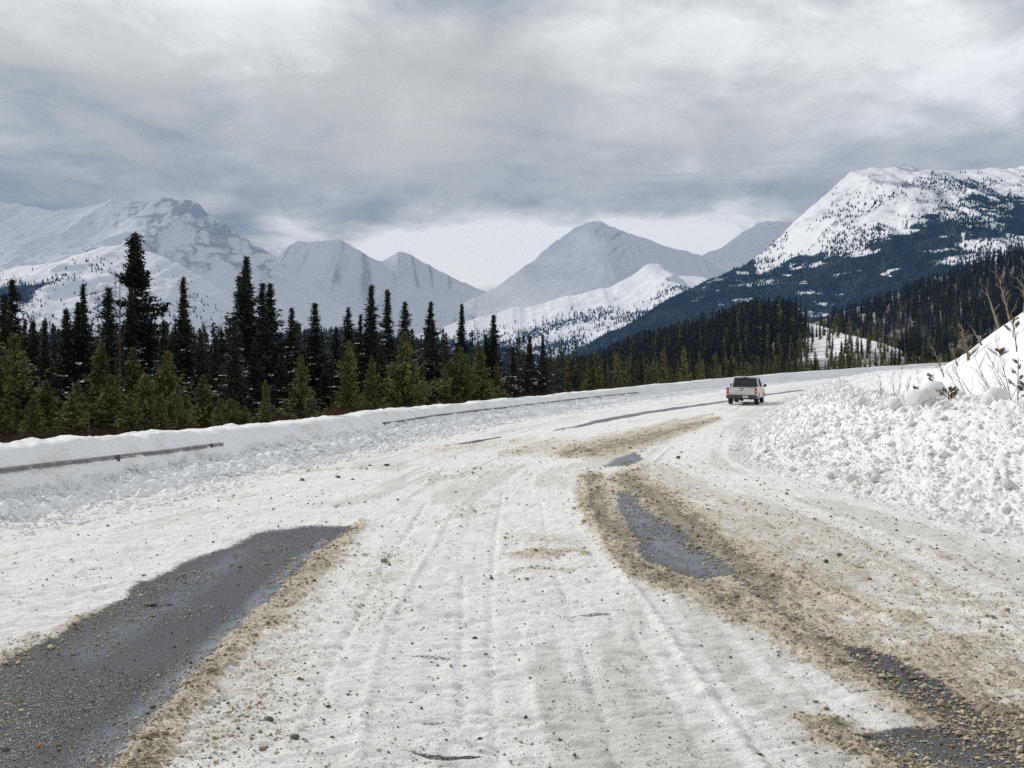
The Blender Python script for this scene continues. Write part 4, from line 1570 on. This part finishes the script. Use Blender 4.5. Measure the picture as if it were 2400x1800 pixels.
def build_crumbs():
    rng = np.random.default_rng(61)
    n = 900000
    px = -250 + 2900 * rng.random(n)
    py = 905 + 960 * rng.random(n) ** 0.9
    D = F * H / (py - HZ)
    for _ in range(6):
        D = F * (H - rise(D)) / (py - HZ)
    x = (px - CX) / F * D
    ok = (x > L(D) + .1) & (x < R(D) - .05) & (D < 110)
    x, D, px, py = x[ok], D[ok], px[ok], py[ok]
    asp, sand = road_masks(x, D)
    clump = smooth(0.45, 0.75, fbm(x / .6, D / .9, 3, 401))
    streakn = smooth(0.50, 0.70, fbm(x / .5, D / .25, 3, 405))
    dens = 0.010 + 0.24 * np.clip(sand, 0, 1) ** 1.2 + 0.035 * clump + 0.03 * streakn
    dens = np.where(asp > .6, 0.03 + 0.09 * clump + 0.16 * sand, dens)
    keep = rng.random(len(x)) < dens * 0.62
    xx, DD, aa, ss = x[keep], D[keep], asp[keep], sand[keep]
    m = len(xx)
    s = (0.0045 + 0.010 * rng.random(m) ** 2.2 + 0.016 * rng.random(m) ** 10) * (0.7 + .6 * np.clip(ss, 0, 1))
    s = s * np.clip(DD / 9, 1.0, 3.0) * np.where(aa > .6, np.where(rng.random(m) > .22, .6, 1.15), .85)
    z = road_height(xx, DD, aa, ss) + s * .25
    tan = mat_crumb("sand_clump", (0.20, 0.155, 0.10), (0.66, 0.58, 0.44))
    crumbs("sand_clumps", np.stack([xx, DD, z], 1), s, tan, 5, label="tan sand and grit crumbs scattered over the snowy road")
    print("crumbs", m)
    # wet pale gravel lying loose on the bare asphalt
    gr = smooth(0.42, 0.62, fbm(x / .8, D / 1.3, 3, 411)) * (asp > .75)
    keep = rng.random(len(x)) < gr * 0.60
    xx, DD, aa, ss = x[keep], D[keep], asp[keep], sand[keep]
    m = len(xx)
    print("gravel", m)
    s = (0.0025 + 0.0050 * rng.random(m) ** 2.5) * np.clip(DD / 8, 1.0, 3.0)
    z = road_height(xx, DD, aa, ss) + s * .4
    crumbs("gravel", np.stack([xx, DD, z], 1), s, mat_crumb("wet_gravel", (0.06, 0.06, 0.07), (0.62, 0.62, 0.60), .3), 15, label="pale wet gravel on the bare asphalt patches")
    # chunks on the banks
    n = 26000
    D = 1 / (1 / 12 + (1 / 95 - 1 / 12) * rng.random(n))
    t = -0.5 + 5.4 * rng.random(n) ** 0.9
    x = R(D) + t
    z = rise(D) + right_profile(t, D) - 0.02
    s = (0.008 + 0.030 * rng.random(n) ** 3.5 + .07 * rng.random(n) ** 24) * np.clip(D / 20, .9, 1.8) * (0.7 + .3 * smooth(-.5, 1, t))
    z = z + 0.08 * rng.random(n) + (fbm(x / 0.7, D / 0.7, 4, 153) - .5) * 0.24 * smooth(0, 1.5, t) + (ridged(x / 1.6, D / 2.4, 3, 159) - .62) * 0.34 * smooth(0.6, 2.5, t)
    white = mat_crumb("snow_chunk", (0.70, 0.715, 0.735), (0.82, 0.83, 0.84))
    crumbs("snow_chunks", np.stack([x, D, z], 1), s, white, 6, .8, "ico", label="loose snow chunks covering the right snow bank", jitter=.3, smooth_=False)
    n = 6500
    D = 1 / (1 / 12 + (1 / 95 - 1 / 12) * rng.random(n))
    t = -1.0 + 2.2 * rng.random(n)
    dL = (L(D + 1) - L(D - 1)) / 2
    nl = np.sqrt(1 + dL ** 2)
    x = L(D) - t / nl
    y = D + t * dL / nl
    z = rise(D) + np.where(t > 0, left_profile(np.maximum(t, 0), D), 0) + .01 + .05 * rng.random(n) * (t > 0)
    s = (0.015 + 0.035 * rng.random(n) ** 2.5) * np.clip(D / 20, .9, 1.8)
    crumbs("snow_chunks", np.stack([x, y, z], 1), s, white, 8, .75, "ico", label="loose snow crumbs along the foot of the left snow bank", jitter=.2, smooth_=False)
    # dark wet bits between them, on the road edge
    n = 2600
    py = 960 + 840 * rng.random(n)
    px = 100 + 2300 * rng.random(n)
    D = F * H / (py - HZ)
    x = (px - CX) / F * D
    ok = (x > L(D) + .3) & (x < R(D) - .3) & (D < 60)
    x, D = x[ok], D[ok]
    a, sd = road_masks(x, D)
    s = (0.004 + 0.012 * rng.random(len(x)) ** 3) * np.clip(D / 8, 1, 3)
    z = road_height(x, D, a, sd) + s * .3
    crumbs("grit", np.stack([x, D, z], 1), s, mat_crumb("dark_grit", (0.07, 0.055, 0.04), (0.20, 0.16, 0.12)), 9, label="dark grit scattered over the road")


STONES = [
    (709, 1130, 14, "angular dark brown rock on the snow near the left edge of the road"),
    (791, 1123, 12, "pair-like brown lump right of the angular rock near the left edge"),
    (867, 1092, 11, "flat brown stone, left one of two by the left edge streak"),
    (905, 1092, 17, "long flat brown stone, right one of two by the left edge streak"),
    (859, 1100, 9, "small stone just in front of the two flat stones by the left edge"),
    (1590, 1075, 11, "lone dark stone in clean snow short of the right snow bank"),
    (900, 1325, 17, "oval brown stone in the sandy snow right of the asphalt patch tip"),
    (354, 1419, 30, "wide flat black clod on the bare asphalt"),
    (396, 1417, 17, "dark clod just right of the wide flat black one"),
    (96, 1750, 20, "round sandy clod on the asphalt in the bottom left corner"),
    (42, 1643, 18, "sandy clod near the left edge of the asphalt patch"),
    (14, 1757, 16, "brown clod at the very left edge, low on the asphalt"),
    (136, 1746, 14, "small dark clod right of the round sandy clod"),
    (358, 1654, 14, "black round stone on the asphalt beside the sand ridge"),
    (474, 1549, 12, "small dark stone on asphalt close to the sand ridge"),
    (495, 1537, 11, "dark stone on the crest of the sand ridge"),
    (360, 1443, 14, "sandy clod below the wide flat black one"),
    (305, 1455, 12, "pale sandy clod on the asphalt left of centre patch"),
    (631, 1697, 26, "large grey-brown clod on the snow right of the sand ridge"),
    (691, 1739, 22, "upright grey clod lower right of the large one"),
    (615, 1765, 18, "broad sandy clod near the bottom, below the large grey-brown one"),
    (770, 1665, 12, "small brown clod on the snow right of the upright one"),
    (1113, 1495, 12, "brown stone alone in the middle of the packed snow"),
    (1235, 1361, 10, "reddish stone in the middle below the sandy streaks"),
    (1125, 1735, 14, "dark clod above the large dark scrape at the bottom"),
    (2142, 1587, 24, "flat grey-green stone lying on the right asphalt strip"),
    (2226, 1679, 19, "rounded tan stone on the right asphalt strip"),
    (2038, 1363, 11, "dark round stone in the sandy snow on the right"),
    (1777, 1760, 21, "flat reddish-brown stone on white snow near the bottom"),
    (1969, 1308, 16, "dark clod at the tip of the small rubble line, right side"),
    (1935, 1322, 13, "dark clod left of the one at the rubble line's tip"),
    (2327, 1453, 16, "brown clod near the right edge in the pale sandy snow"),
    (2362, 1442, 14, "brown clod nearest the right edge of the sandy snow"),
    (1936, 1657, 15, "sandy clod on the snow left of the right asphalt strip"),
    (1912, 1640, 13, "dark clod left above the sandy one by the right asphalt strip"),
    (1775, 1408, 11, "dark clod at the lower end of the brown sand"),
    (2232, 1742, 13, "sandy clod on the asphalt in the bottom right"),
]


def stone_mesh(seed, mat, elong=1.5, flat=.6):
    rng = np.random.default_rng(seed)
    v, f = ico()
    # one subdivision
    vs = list(map(tuple, v))
    cache, nf = {}, []

    def mid(a, b):
        k = (min(a, b), max(a, b))
        if k not in cache:
            m = (np.array(vs[a]) + np.array(vs[b])) / 2
            m /= np.linalg.norm(m)
            vs.append(tuple(m))
            cache[k] = len(vs) - 1
        return cache[k]
    for a, b, c in f:
        ab, bc, ca = mid(a, b), mid(b, c), mid(c, a)
        nf += [(a, ab, ca), (b, bc, ab), (c, ca, bc), (ab, bc, ca)]
    V = np.array(vs)
    for _ in range(7):
        d = rng.normal(size=3)
        d /= np.linalg.norm(d)
        k = V @ d
        V = V - np.clip(k - (.55 + .3 * rng.random()), 0, 1)[:, None] * d
    V = V * (1 + rng.normal(size=(len(V), 1)) * .05) * [elong, 1, flat]
    return mesh_np("stone", V, np.array(nf), mat, shade=True)


def build_stones():
    ms = [mat_plain("brown_stone", (0.105, 0.075, 0.055), 0.7, .3, .3, 20), mat_plain("grey_stone", (0.12, 0.11, 0.10), 0.7, .3, .3, 20),
          mat_plain("sandy_clod", (0.26, 0.21, 0.13), 0.85, .2, .35, 30)]
    for i, (px, py, w, lab) in enumerate(STONES):
        x, D = on_road(px, py)
        s = w / F * D / 2
        mi = 2 if "sandy" in lab or "tan" in lab else (1 if "grey" in lab or "black" in lab else 0)
        wide = 1.6 if ("flat" in lab or "long" in lab or "wide" in lab) else 1.15
        me = stone_mesh(800 + i, ms[mi], wide, .45 if wide > 1.3 else .8)
        xx, yy = np.array([x]), np.array([D])
        a, sd = road_masks(xx, yy)
        z = float(road_height(xx, yy, a, sd)[0])
        o = put("stone", me, label=lab, cat="stone", group="stones and clods lying on the road", loc=(x, D, z + s * .3))
        o.scale = (s / wide * 1.1,) * 3
        o.rotation_euler = (0, 0, random.uniform(-.3, .3))
    white = mat_snow("boulder_snow", 8, .04)
    bl = [
        (2185, 945, 25, 62, "largest round snow boulder on the crest of the right bank"),
        (2150, 962, 24.5, 48, "rounded snow boulder leaning on the left of the largest one"),
        (2098, 950, 25.5, 34, "snow boulder at the left end of the boulder row on the crest"),
        (2245, 955, 24, 36, "low snow block right of the largest boulder, under the sapling"),
        (2335, 950, 22.5, 56, "big dome-shaped snow boulder nearest the right edge of the crest"),
        (2318, 972, 21.5, 30, "small shaded snow block in front of the dome-shaped boulder"),
        (2290, 945, 23.5, 24, "small snow lump left of the dome-shaped boulder"),
        (2210, 980, 23, 26, "blue-grey snow lump below the largest boulder"),
        (2020, 950, 28, 26, "snow lump on the crest left of the twigs"),
        (1995, 1108, 21, 26, "angular shaded snow block low on the bank near the road"),
        (2050, 1112, 20.5, 24, "broken snow block right of the angular one low on the bank"),
        (1945, 1095, 22, 20, "small grey snow block left of the angular one"),
        (2362, 1120, 17.5, 26, "rounded snow block on the bank near the right edge"),
        (2250, 1145, 18, 22, "tilted snow block low on the right bank"),
        (2360, 1190, 16.5, 22, "snow block at the foot of the bank near the right edge"),
    ]
    for i, (px, py, D, w, lab) in enumerate(bl):
        x = (px - CX) / F * D
        s = w / F * D / 2 * 1.15
        me = stone_mesh(950 + i, white, 1.15, .85)
        z = H + (HZ - py) / F * D
        o = put("snow_boulder", me, label=lab, cat="snow boulder", group="snow boulders on the right bank", loc=(x, D, z))
        gz = float(rise(np.array(D))) + float(right_profile(np.array(x - float(R(np.array(D)))), np.array(D)))
        o.location.z = gz + s * .62
        o.scale = (s, s, s)
        o.rotation_euler = (random.uniform(-.3, .3), random.uniform(-.3, .3), random.uniform(0, 6))


# ------------------------------------------------------------------ guardrail in the bank
def build_guardrail():
    steel = mat_plain("weathered_steel", (0.26, 0.255, 0.25), 0.55, .4, .2, 6, 0.3)
    wood = mat_plain("post_wood", (0.10, 0.08, 0.065), 0.9, .1, .3, 9)

    def pt(y, t):
        dL = float(L(np.array(y + 1)) - L(np.array(y - 1))) / 2
        nl = math.sqrt(1 + dL * dL)
        return float(L(np.array(y))) - t / nl, y + t * dL / nl

    def stretch(y0, y1, zf, label, hgt):
        root = bpy.data.objects.new("guardrail", None)
        COL.objects.link(root)
        root.location = (*pt(y0, 1.4), 0)
        tag(root, label, "guardrail", "guardrail stretches showing through the left bank")
        y = y0
        while y < y1 - .5:
            ln = min(3.8, y1 - y)
            ss = np.linspace(y, y + ln - .05, 14)
            prof = [(0.0, -hgt), (0.045, -hgt * .8), (0.045, -hgt * .35), (0.0, 0.0), (0.045, hgt * .35), (0.045, hgt * .8), (0, hgt), (-.05, hgt), (-.05, -hgt)]
            V = []
            for s in ss:
                z = zf(s)
                # the snow face wanders in front of and behind the rail
                t = face_t(s, z) - 0.035 + 0.10 * (float(fbm(np.array(s / 0.8), np.array(2.2), 3, 441)) - .42)
                for (o, dz) in prof:
                    x_, y_ = pt(s, t - o)
                    V.append((x_, y_, float(rise(np.array(s))) + z + dz))
            k = len(prof)
            Fc = [(i * k + j, i * k + (j + 1) % k, (i + 1) * k + (j + 1) % k, (i + 1) * k + j) for i in range(len(ss) - 1) for j in range(k)]
            V = np.array(V) - np.array(root.location)
            put("rail", mesh_np("rail", V, np.array(Fc), steel, shade=False), root)
            z = zf(y)
            t = face_t(y, z)
            x_, y_ = pt(y, t - .03)
            V, Fc = tube((x_, y_, float(rise(np.array(y))) + z - .10), (x_, y_, float(rise(np.array(y))) + z + hgt * 1.02), .06, .06, 8)
            put("post", mesh_np("post", V - np.array(root.location), Fc, wood), root)
            y += ln

    def face_t(y, z):
        ts = np.linspace(.7, 2.0, 120)
        h = left_profile(ts, np.full(120, float(y))) - .05
        i = int(np.argmax(h > z))
        return float(ts[i]) if h.max() > z else 1.5
    stretch(9.5, 25.3, lambda y: float(np.interp(y, [8, 17, 25, 30], [0.72, 0.69, 0.60, 0.58])), "grey guardrail strip peeking out of the left snow bank near the camera", .045)
    stretch(37, 78, lambda y: float(np.interp(y, [30, 40, 60, 80], [0.52, 0.50, 0.48, 0.50])), "thin broken guardrail line showing farther along the left snow bank", .035)


# ------------------------------------------------------------------ pickup truck
def box(x0, x1, y0, y1, z0, z1, tx=0.0):
    v = [(x0, y0, z0), (x1, y0, z0), (x1, y1, z0), (x0, y1, z0), (x0 + tx, y0, z1), (x1 - tx, y0, z1), (x1 - tx, y1, z1), (x0 + tx, y1, z1)]
    f = [(0, 3, 2, 1), (4, 5, 6, 7), (0, 1, 5, 4), (1, 2, 6, 5), (2, 3, 7, 6), (3, 0, 4, 7)]
    return v, f


def part(name, pieces, mat, parent, bevel=0.0):
    me = bpy.data.meshes.new(name)
    V, Fc = [], []
    for v, f in pieces:
        o = len(V)
        V += [tuple(a) for a in v]
        Fc += [tuple(i + o for i in q) for q in f]
    me.from_pydata(V, [], Fc)
    me.materials.append(mat)
    me.update()
    o = put(name, me, parent)
    if bevel:
        b = o.modifiers.new("bevel", "BEVEL")
        b.width = bevel
        b.segments = 2
        b.limit_method = "ANGLE"
    return o


def extrude_profile(pts, x0, x1):
    n = len(pts)
    v = [(x0, y, z) for y, z in pts] + [(x1, y, z) for y, z in pts]
    f = [tuple(range(n)), tuple(range(2 * n - 1, n - 1, -1))]
    f += [(i, i + n, (i + 1) % n + n, (i + 1) % n) for i in range(n)]
    return v, f


def cyl_x(x0, x1, y, z, r, n=20):
    a = [2 * math.pi * i / n for i in range(n)]
    v = [(x0, y + r * math.cos(t), z + r * math.sin(t)) for t in a] + [(x1, y + r * math.cos(t), z + r * math.sin(t)) for t in a]
    f = [tuple(range(n)), tuple(range(2 * n - 1, n - 1, -1))] + [(i, i + n, (i + 1) % n + n, (i + 1) % n) for i in range(n)]
    return v, f


def build_truck():
    def paint(name, c, r, s=.5, metal=0.0):
        g = G(name)
        n = g.noise(2.5, 5, .6)
        dirt = tuple(x * .75 for x in c)
        g.color(g.mix(g.ramp(n, .45, .75), c, dirt))
        g.rough(r)
        g.spec(s)
        g.b.inputs["Metallic"].default_value = metal
        return g.m
    white = paint("dusty_white_paint", (0.62, 0.62, 0.61), .45)
    black = paint("black_plastic", (0.025, 0.025, 0.028), .6, .3)
    slush = paint("grimy_bumper", (0.07, 0.068, 0.07), .7, .3)
    glass = paint("dark_glass", (0.012, 0.014, 0.018), .12, .6)
    red = paint("red_lens", (0.50, 0.025, 0.015), .25, .6)
    clear = paint("pale_lens", (0.65, 0.45, 0.42), .3, .6)
    rubber = paint("tyre_rubber", (0.03, 0.03, 0.03), .85, .2)
    rim = paint("dull_rim", (0.35, 0.35, 0.36), .4, .5, .6)
    plate = paint("plate_white", (0.7, 0.72, 0.74), .5)
    seat = paint("seat_cloth", (0.10, 0.10, 0.11), .9, .1)

    root = bpy.data.objects.new("pickup_truck", None)
    COL.objects.link(root)
    x, D = on_road(1738, 949.5)
    root.location = (x, D + .05, float(rise(np.array(D))) + .01)
    root.rotation_euler = (math.radians(0.3), math.radians(0.7), -math.radians(19.0))
    tag(root, "white crew-cab pickup truck driving away round the snowy bend, seen from behind", "pickup truck")
    W = 1.0
    # y = 0 at the rear bumper, forward positive; z up
    arch = lambda yc, r, n=9: [(yc + r * math.cos(math.pi * i / n), .42 + r * math.sin(math.pi * i / n)) for i in range(n + 1)]
    # lower body side: cab + bonnet
    prof = [(2.15, .45), (2.15, 1.14), (4.35, 1.12), (4.6, 1.10), (5.55, 1.02), (5.68, .92), (5.70, .50), (5.25, .45)] + arch(4.80, .45) + [(4.32, .45)]
    cabside = [(2.15, .45), (2.15, 1.14), (4.35, 1.12), (4.6, 1.10), (5.55, 1.02), (5.68, .92), (5.70, .50), (5.25, .45)] + arch(4.80, .45)
    part("body", [extrude_profile(cabside, -W + .03, W - .03)], white, root, .03)
    # bed: floor, sides with wheel arches
    bed = [(0.12, .62), (0.12, 1.16), (2.12, 1.16), (2.12, .50), (1.78, .45)] + arch(1.32, .45) + [(0.84, .50), (0.5, .60)]
    for s in (-1, 1):
        a, b = sorted((s * W, s * (W - .16)))
        part("bed_side", [extrude_profile(bed, a, b)], white, root, .025)
        # flared wheel arch lips
        lip = arch(1.32, .50, 12) + arch(1.32, .44, 12)[::-1]
        a, b = sorted((s * (W + .02), s * (W - .03)))
        part("wheel_arch", [extrude_profile(lip, a, b)], white, root)
        lip = arch(4.80, .50, 12) + arch(4.80, .44, 12)[::-1]
        part("wheel_arch", [extrude_profile(lip, a, b)], white, root)
    part("bed_floor", [box(-W + .16, W - .16, .15, 2.12, .66, .72)], black, root)
    part("underbody", [box(-.78, .78, .35, 5.3, .36, .60)], black, root)
    tg = part("tailgate", [box(-W + .165, W - .165, .04, .13, .66, 1.17)], white, root, .02)
    part("crease", [box(-W + .22, W - .22, .030, .045, .755, .775)], white, tg)
    part("handle", [box(-.15, .15, .018, .045, 1.075, 1.115)], black, tg, .008)
    # dark oval-ish emblem
    n = 16
    ev = [(.10 * math.cos(2 * math.pi * i / n), .030, .965 + .032 * math.sin(2 * math.pi * i / n)) for i in range(n)]
    ev2 = [(a, .045, c) for a, b, c in ev]
    part("emblem", [(ev + ev2, [tuple(range(n)), tuple(range(2 * n - 1, n - 1, -1))] + [(i, i + n, (i + 1) % n + n, (i + 1) % n) for i in range(n)])], black, tg)
    part("top_cap", [box(-W + .165, W - .165, .03, .14, 1.172, 1.19)], black, tg)
    # tail lights
    for s in (-1, 1):
        a, b = sorted((s * (W + .005), s * (W - .16)))
        t = part("taillight", [box(a, b, .07, .20, .74, 1.13)], red, root, .02)
        a2, b2 = sorted((s * (W - .02), s * (W - .14)))
        part("reversing_lens", [box(a2, b2, .060, .075, .895, .955)], clear, t)
    # bumper with step ends
    bp = part("rear_bumper", [box(-W - .0, W + .0, -.06, .22, .42, .64), box(-.62, .62, -.09, .0, .46, .63)], slush, root, .03)
    part("licence_plate", [box(.10, .42, -.105, -.09, .475, .625)], plate, bp, .004)
    part("plate_lettering", [box(.15 + .045 * i, .15 + .045 * i + .026, -.109, -.105, .52, .58) for i in range(5)], black, bp)
    part("tow_hitch", [box(-.06, .06, -.14, .10, .36, .44)], black, bp, .01)
    # cab greenhouse
    zb, zt = 1.12, 1.80
    cv = [(-W + .05, 2.16, zb), (W - .05, 2.16, zb), (W - .05, 4.45, zb), (-W + .05, 4.45, zb),
          (-W + .20, 2.40, zt), (W - .20, 2.40, zt), (W - .22, 3.75, zt), (-W + .22, 3.75, zt)]
    cf = [(0, 3, 2, 1), (4, 5, 6, 7), (0, 1, 5, 4), (1, 2, 6, 5), (2, 3, 7, 6), (3, 0, 4, 7)]
    part("cab", [(cv, cf)], white, root, .035)
    part("roof", [box(-W + .21, W - .21, 2.40, 3.76, 1.79, 1.86, .05)], white, root, .03)
    part("brake_light", [box(-.14, .14, 2.33, 2.40, 1.765, 1.80)], black, root, .006)

    def panel(name, q, mat, off, parent=root):
        q = [Vector(p) for p in q]
        nrm = (q[1] - q[0]).cross(q[2] - q[0]).normalized()
        v = [tuple(p + nrm * off) for p in q] + [tuple(p - nrm * .012) for p in q]
        f = [(0, 1, 2, 3), (7, 6, 5, 4)] + [(i, i + 4, (i + 1) % 4 + 4, (i + 1) % 4) for i in range(4)]
        return part(name, [(v, f)], mat, parent)

    def lerp(a, b, t):
        return tuple(a[i] + (b[i] - a[i]) * t for i in range(3))

    def face_panel(name, c0, c1, c2, c3, u0, u1, v0, v1, off=.014):
        P = lambda u, v: lerp(lerp(c0, c1, u), lerp(c3, c2, u), v)
        return panel(name, [P(u0, v0), P(u1, v0), P(u1, v1), P(u0, v1)], glass, off)
    rw = face_panel("rear_window", cv[0], cv[1], cv[5], cv[4], .055, .945, .06, .93)
    for s, (a, b, c, d) in ((1, (cv[1], cv[2], cv[6], cv[5])), (-1, (cv[3], cv[0], cv[4], cv[7]))):
        if s == 1:
            face_panel("side_window", a, b, c, d, .10, .40, .10, .88)
            face_panel("side_window", a, b, c, d, .44, .84, .10, .88)
        else:
            face_panel("side_window", a, b, c, d, .16, .56, .10, .88)
            face_panel("side_window", a, b, c, d, .60, .90, .10, .88)
    face_panel("windscreen", cv[2], cv[3], cv[7], cv[6], .06, .94, .06, .93)
    # paler sliding pane in the seat cloth colour, set on the dark rear window
    part("sliding_pane", [box(-.30, .02, 2.246, 2.262, 1.32, 1.52)], seat, rw)
    # doors: shut lines and handles
    for s in (-1, 1):
        a, b = sorted((s * (W - .032), s * (W - .016)))
        for (y0, y1) in ((2.28, 3.18), (3.21, 4.22)):
            d = part("door", [box(a, b, y0, y1, .56, 1.10)], white, root, .008)
            a2, b2 = sorted((s * (W - .02), s * (W + .012)))
            part("handle", [box(a2, b2, y0 + .08, y0 + .28, .98, 1.01)], black, d, .005)
        a, b = sorted((s * (W - .05), s * (W + .22)))
        m = part("mirror", [box(min(s * (W + .05), s * (W + .24)), max(s * (W + .05), s * (W + .24)), 4.02, 4.12, 1.14, 1.33)], black, root, .03)
        part("bracket", [box(min(s * (W - .08), s * (W + .06)), max(s * (W - .08), s * (W + .06)), 4.04, 4.10, 1.15, 1.19)], black, m)
        for yc in (1.32, 4.80):
            a, b = sorted((s * (W - .26), s * (W - .01)))
            w = part("wheel", [cyl_x(a, b, yc, .39, .39, 24)], rubber, root, .02)
            a, b = sorted((s * (W - .06), s * (W + .0)))
            part("rim", [cyl_x(a, b, yc, .39, .23, 16)], rim, w, .01)
            part("mud_flap", [box(min(s * (W - .28), s * (W - .03)), max(s * (W - .28), s * (W - .03)), yc - .50, yc - .48, .22, .50)], black, root)
        a, b = sorted((s * .98, s * .70))
        part("headlight", [box(a, b, 5.56, 5.69, .78, .96)], clear, root, .02)
    part("front_bumper", [box(-W, W, 5.60, 5.82, .42, .66)], slush, root, .03)
    part("grille", [box(-.66, .66, 5.66, 5.715, .70, .98)], black, root, .01)
    part("exhaust_pipe", [cyl_x(.60, .68, .05, .38, .04, 10)], black, root)
    # rear differential and axle seen below
    part("axle", [cyl_x(-.74, .74, 1.32, .39, .06, 10), cyl_x(-.26, -.02, 1.32, .39, .17, 12)], black, root)


# ------------------------------------------------------------------ haze
def build_haze():
    me = bpy.data.meshes.new("haze")
    v, f = box(-6400, 8400, -390, 9400, -62, 1700)
    me.from_pydata(v, [], f)
    m = bpy.data.materials.new("haze")
    m.use_nodes = True
    nt = m.node_tree
    nt.nodes.clear()
    out = nt.nodes.new("ShaderNodeOutputMaterial")
    pv = nt.nodes.new("ShaderNodeVolumePrincipled")
    pv.inputs["Density"].default_value = 0.000075
    pv.inputs["Color"].default_value = (0.17, 0.42, 0.95, 1)
    pv.inputs["Absorption Color"].default_value = (0.02, 0.02, 0.02, 1)
    nt.links.new(pv.outputs[0], out.inputs["Volume"])
    me.materials.append(m)
    put("haze", me, kind="stuff")


def build_clouds():
    """thick cloud sheet over the far valley: it shades the back ranges"""
    g = G("cloud")
    nt = g.nt
    out = g.N["Material Output"]
    g.N.remove(g.b)
    tr = g.N.new("ShaderNodeBsdfTransparent")
    tl = g.N.new("ShaderNodeBsdfTranslucent")
    tl.inputs[0].default_value = (0.61, 0.60, 0.55, 1)
    mx = g.N.new("ShaderNodeMixShader")
    n = g.noise(0.00034, 6, 0.55, 0.25, (1.0, 0.42, 1.0))
    n = g.math("ADD", g.math("MULTIPLY", n, 0.55), g.math("MULTIPLY", g.noise(0.00125, 6, 0.62, 0.35, (1.0, 0.5, 1.0)), 0.45))
    a = g.ramp(n, 0.36, 0.60, 0.22, 0.92)
    g.link(g.math("MULTIPLY", a, g.attr("cover")), mx.inputs[0])
    g.link(tr.outputs[0], mx.inputs[1])
    g.link(tl.outputs[0], mx.inputs[2])
    g.link(mx.outputs[0], out.inputs[0])
    xs, ys = np.linspace(-16000, 14000, 90), np.linspace(5200, 30000, 110)
    Y, X = np.meshgrid(ys, xs, indexing="ij")
    st = 6900 - 1300 * smooth(-2300, -3400, X)
    Z = 2600 + (fbm(X / 2500, Y / 2500, 3, 501) - .5) * 500
    e = (fbm(X / 2200, Y / 2200, 3, 503) - .5) * 2600
    cov = smooth(st, st + 1500, Y + e * .4) * (1 - 0.6 * smooth(-600, 1800, X) * smooth(13000, 8000, Y)) * smooth(19000, 11500, Y + e) * smooth(-15500, -11000, X) * smooth(13500, 9500, X)
    me = mesh_np("clouds", np.stack([X, Y, Z], -1).reshape(-1, 3), grid_faces(*X.shape), g.m, attrs={"cover": cov})
    put("clouds", me, kind="stuff", label="grey cloud sheet over the far mountains")


build_terrain()
build_clouds()
build_road()
build_left_bank()
build_right_bank()
build_mountains()
build_protos()
build_left_trees()
build_undergrowth()
build_far_trees()
build_right_plants()
build_crumbs()
build_stones()
build_guardrail()
build_truck()
build_haze()
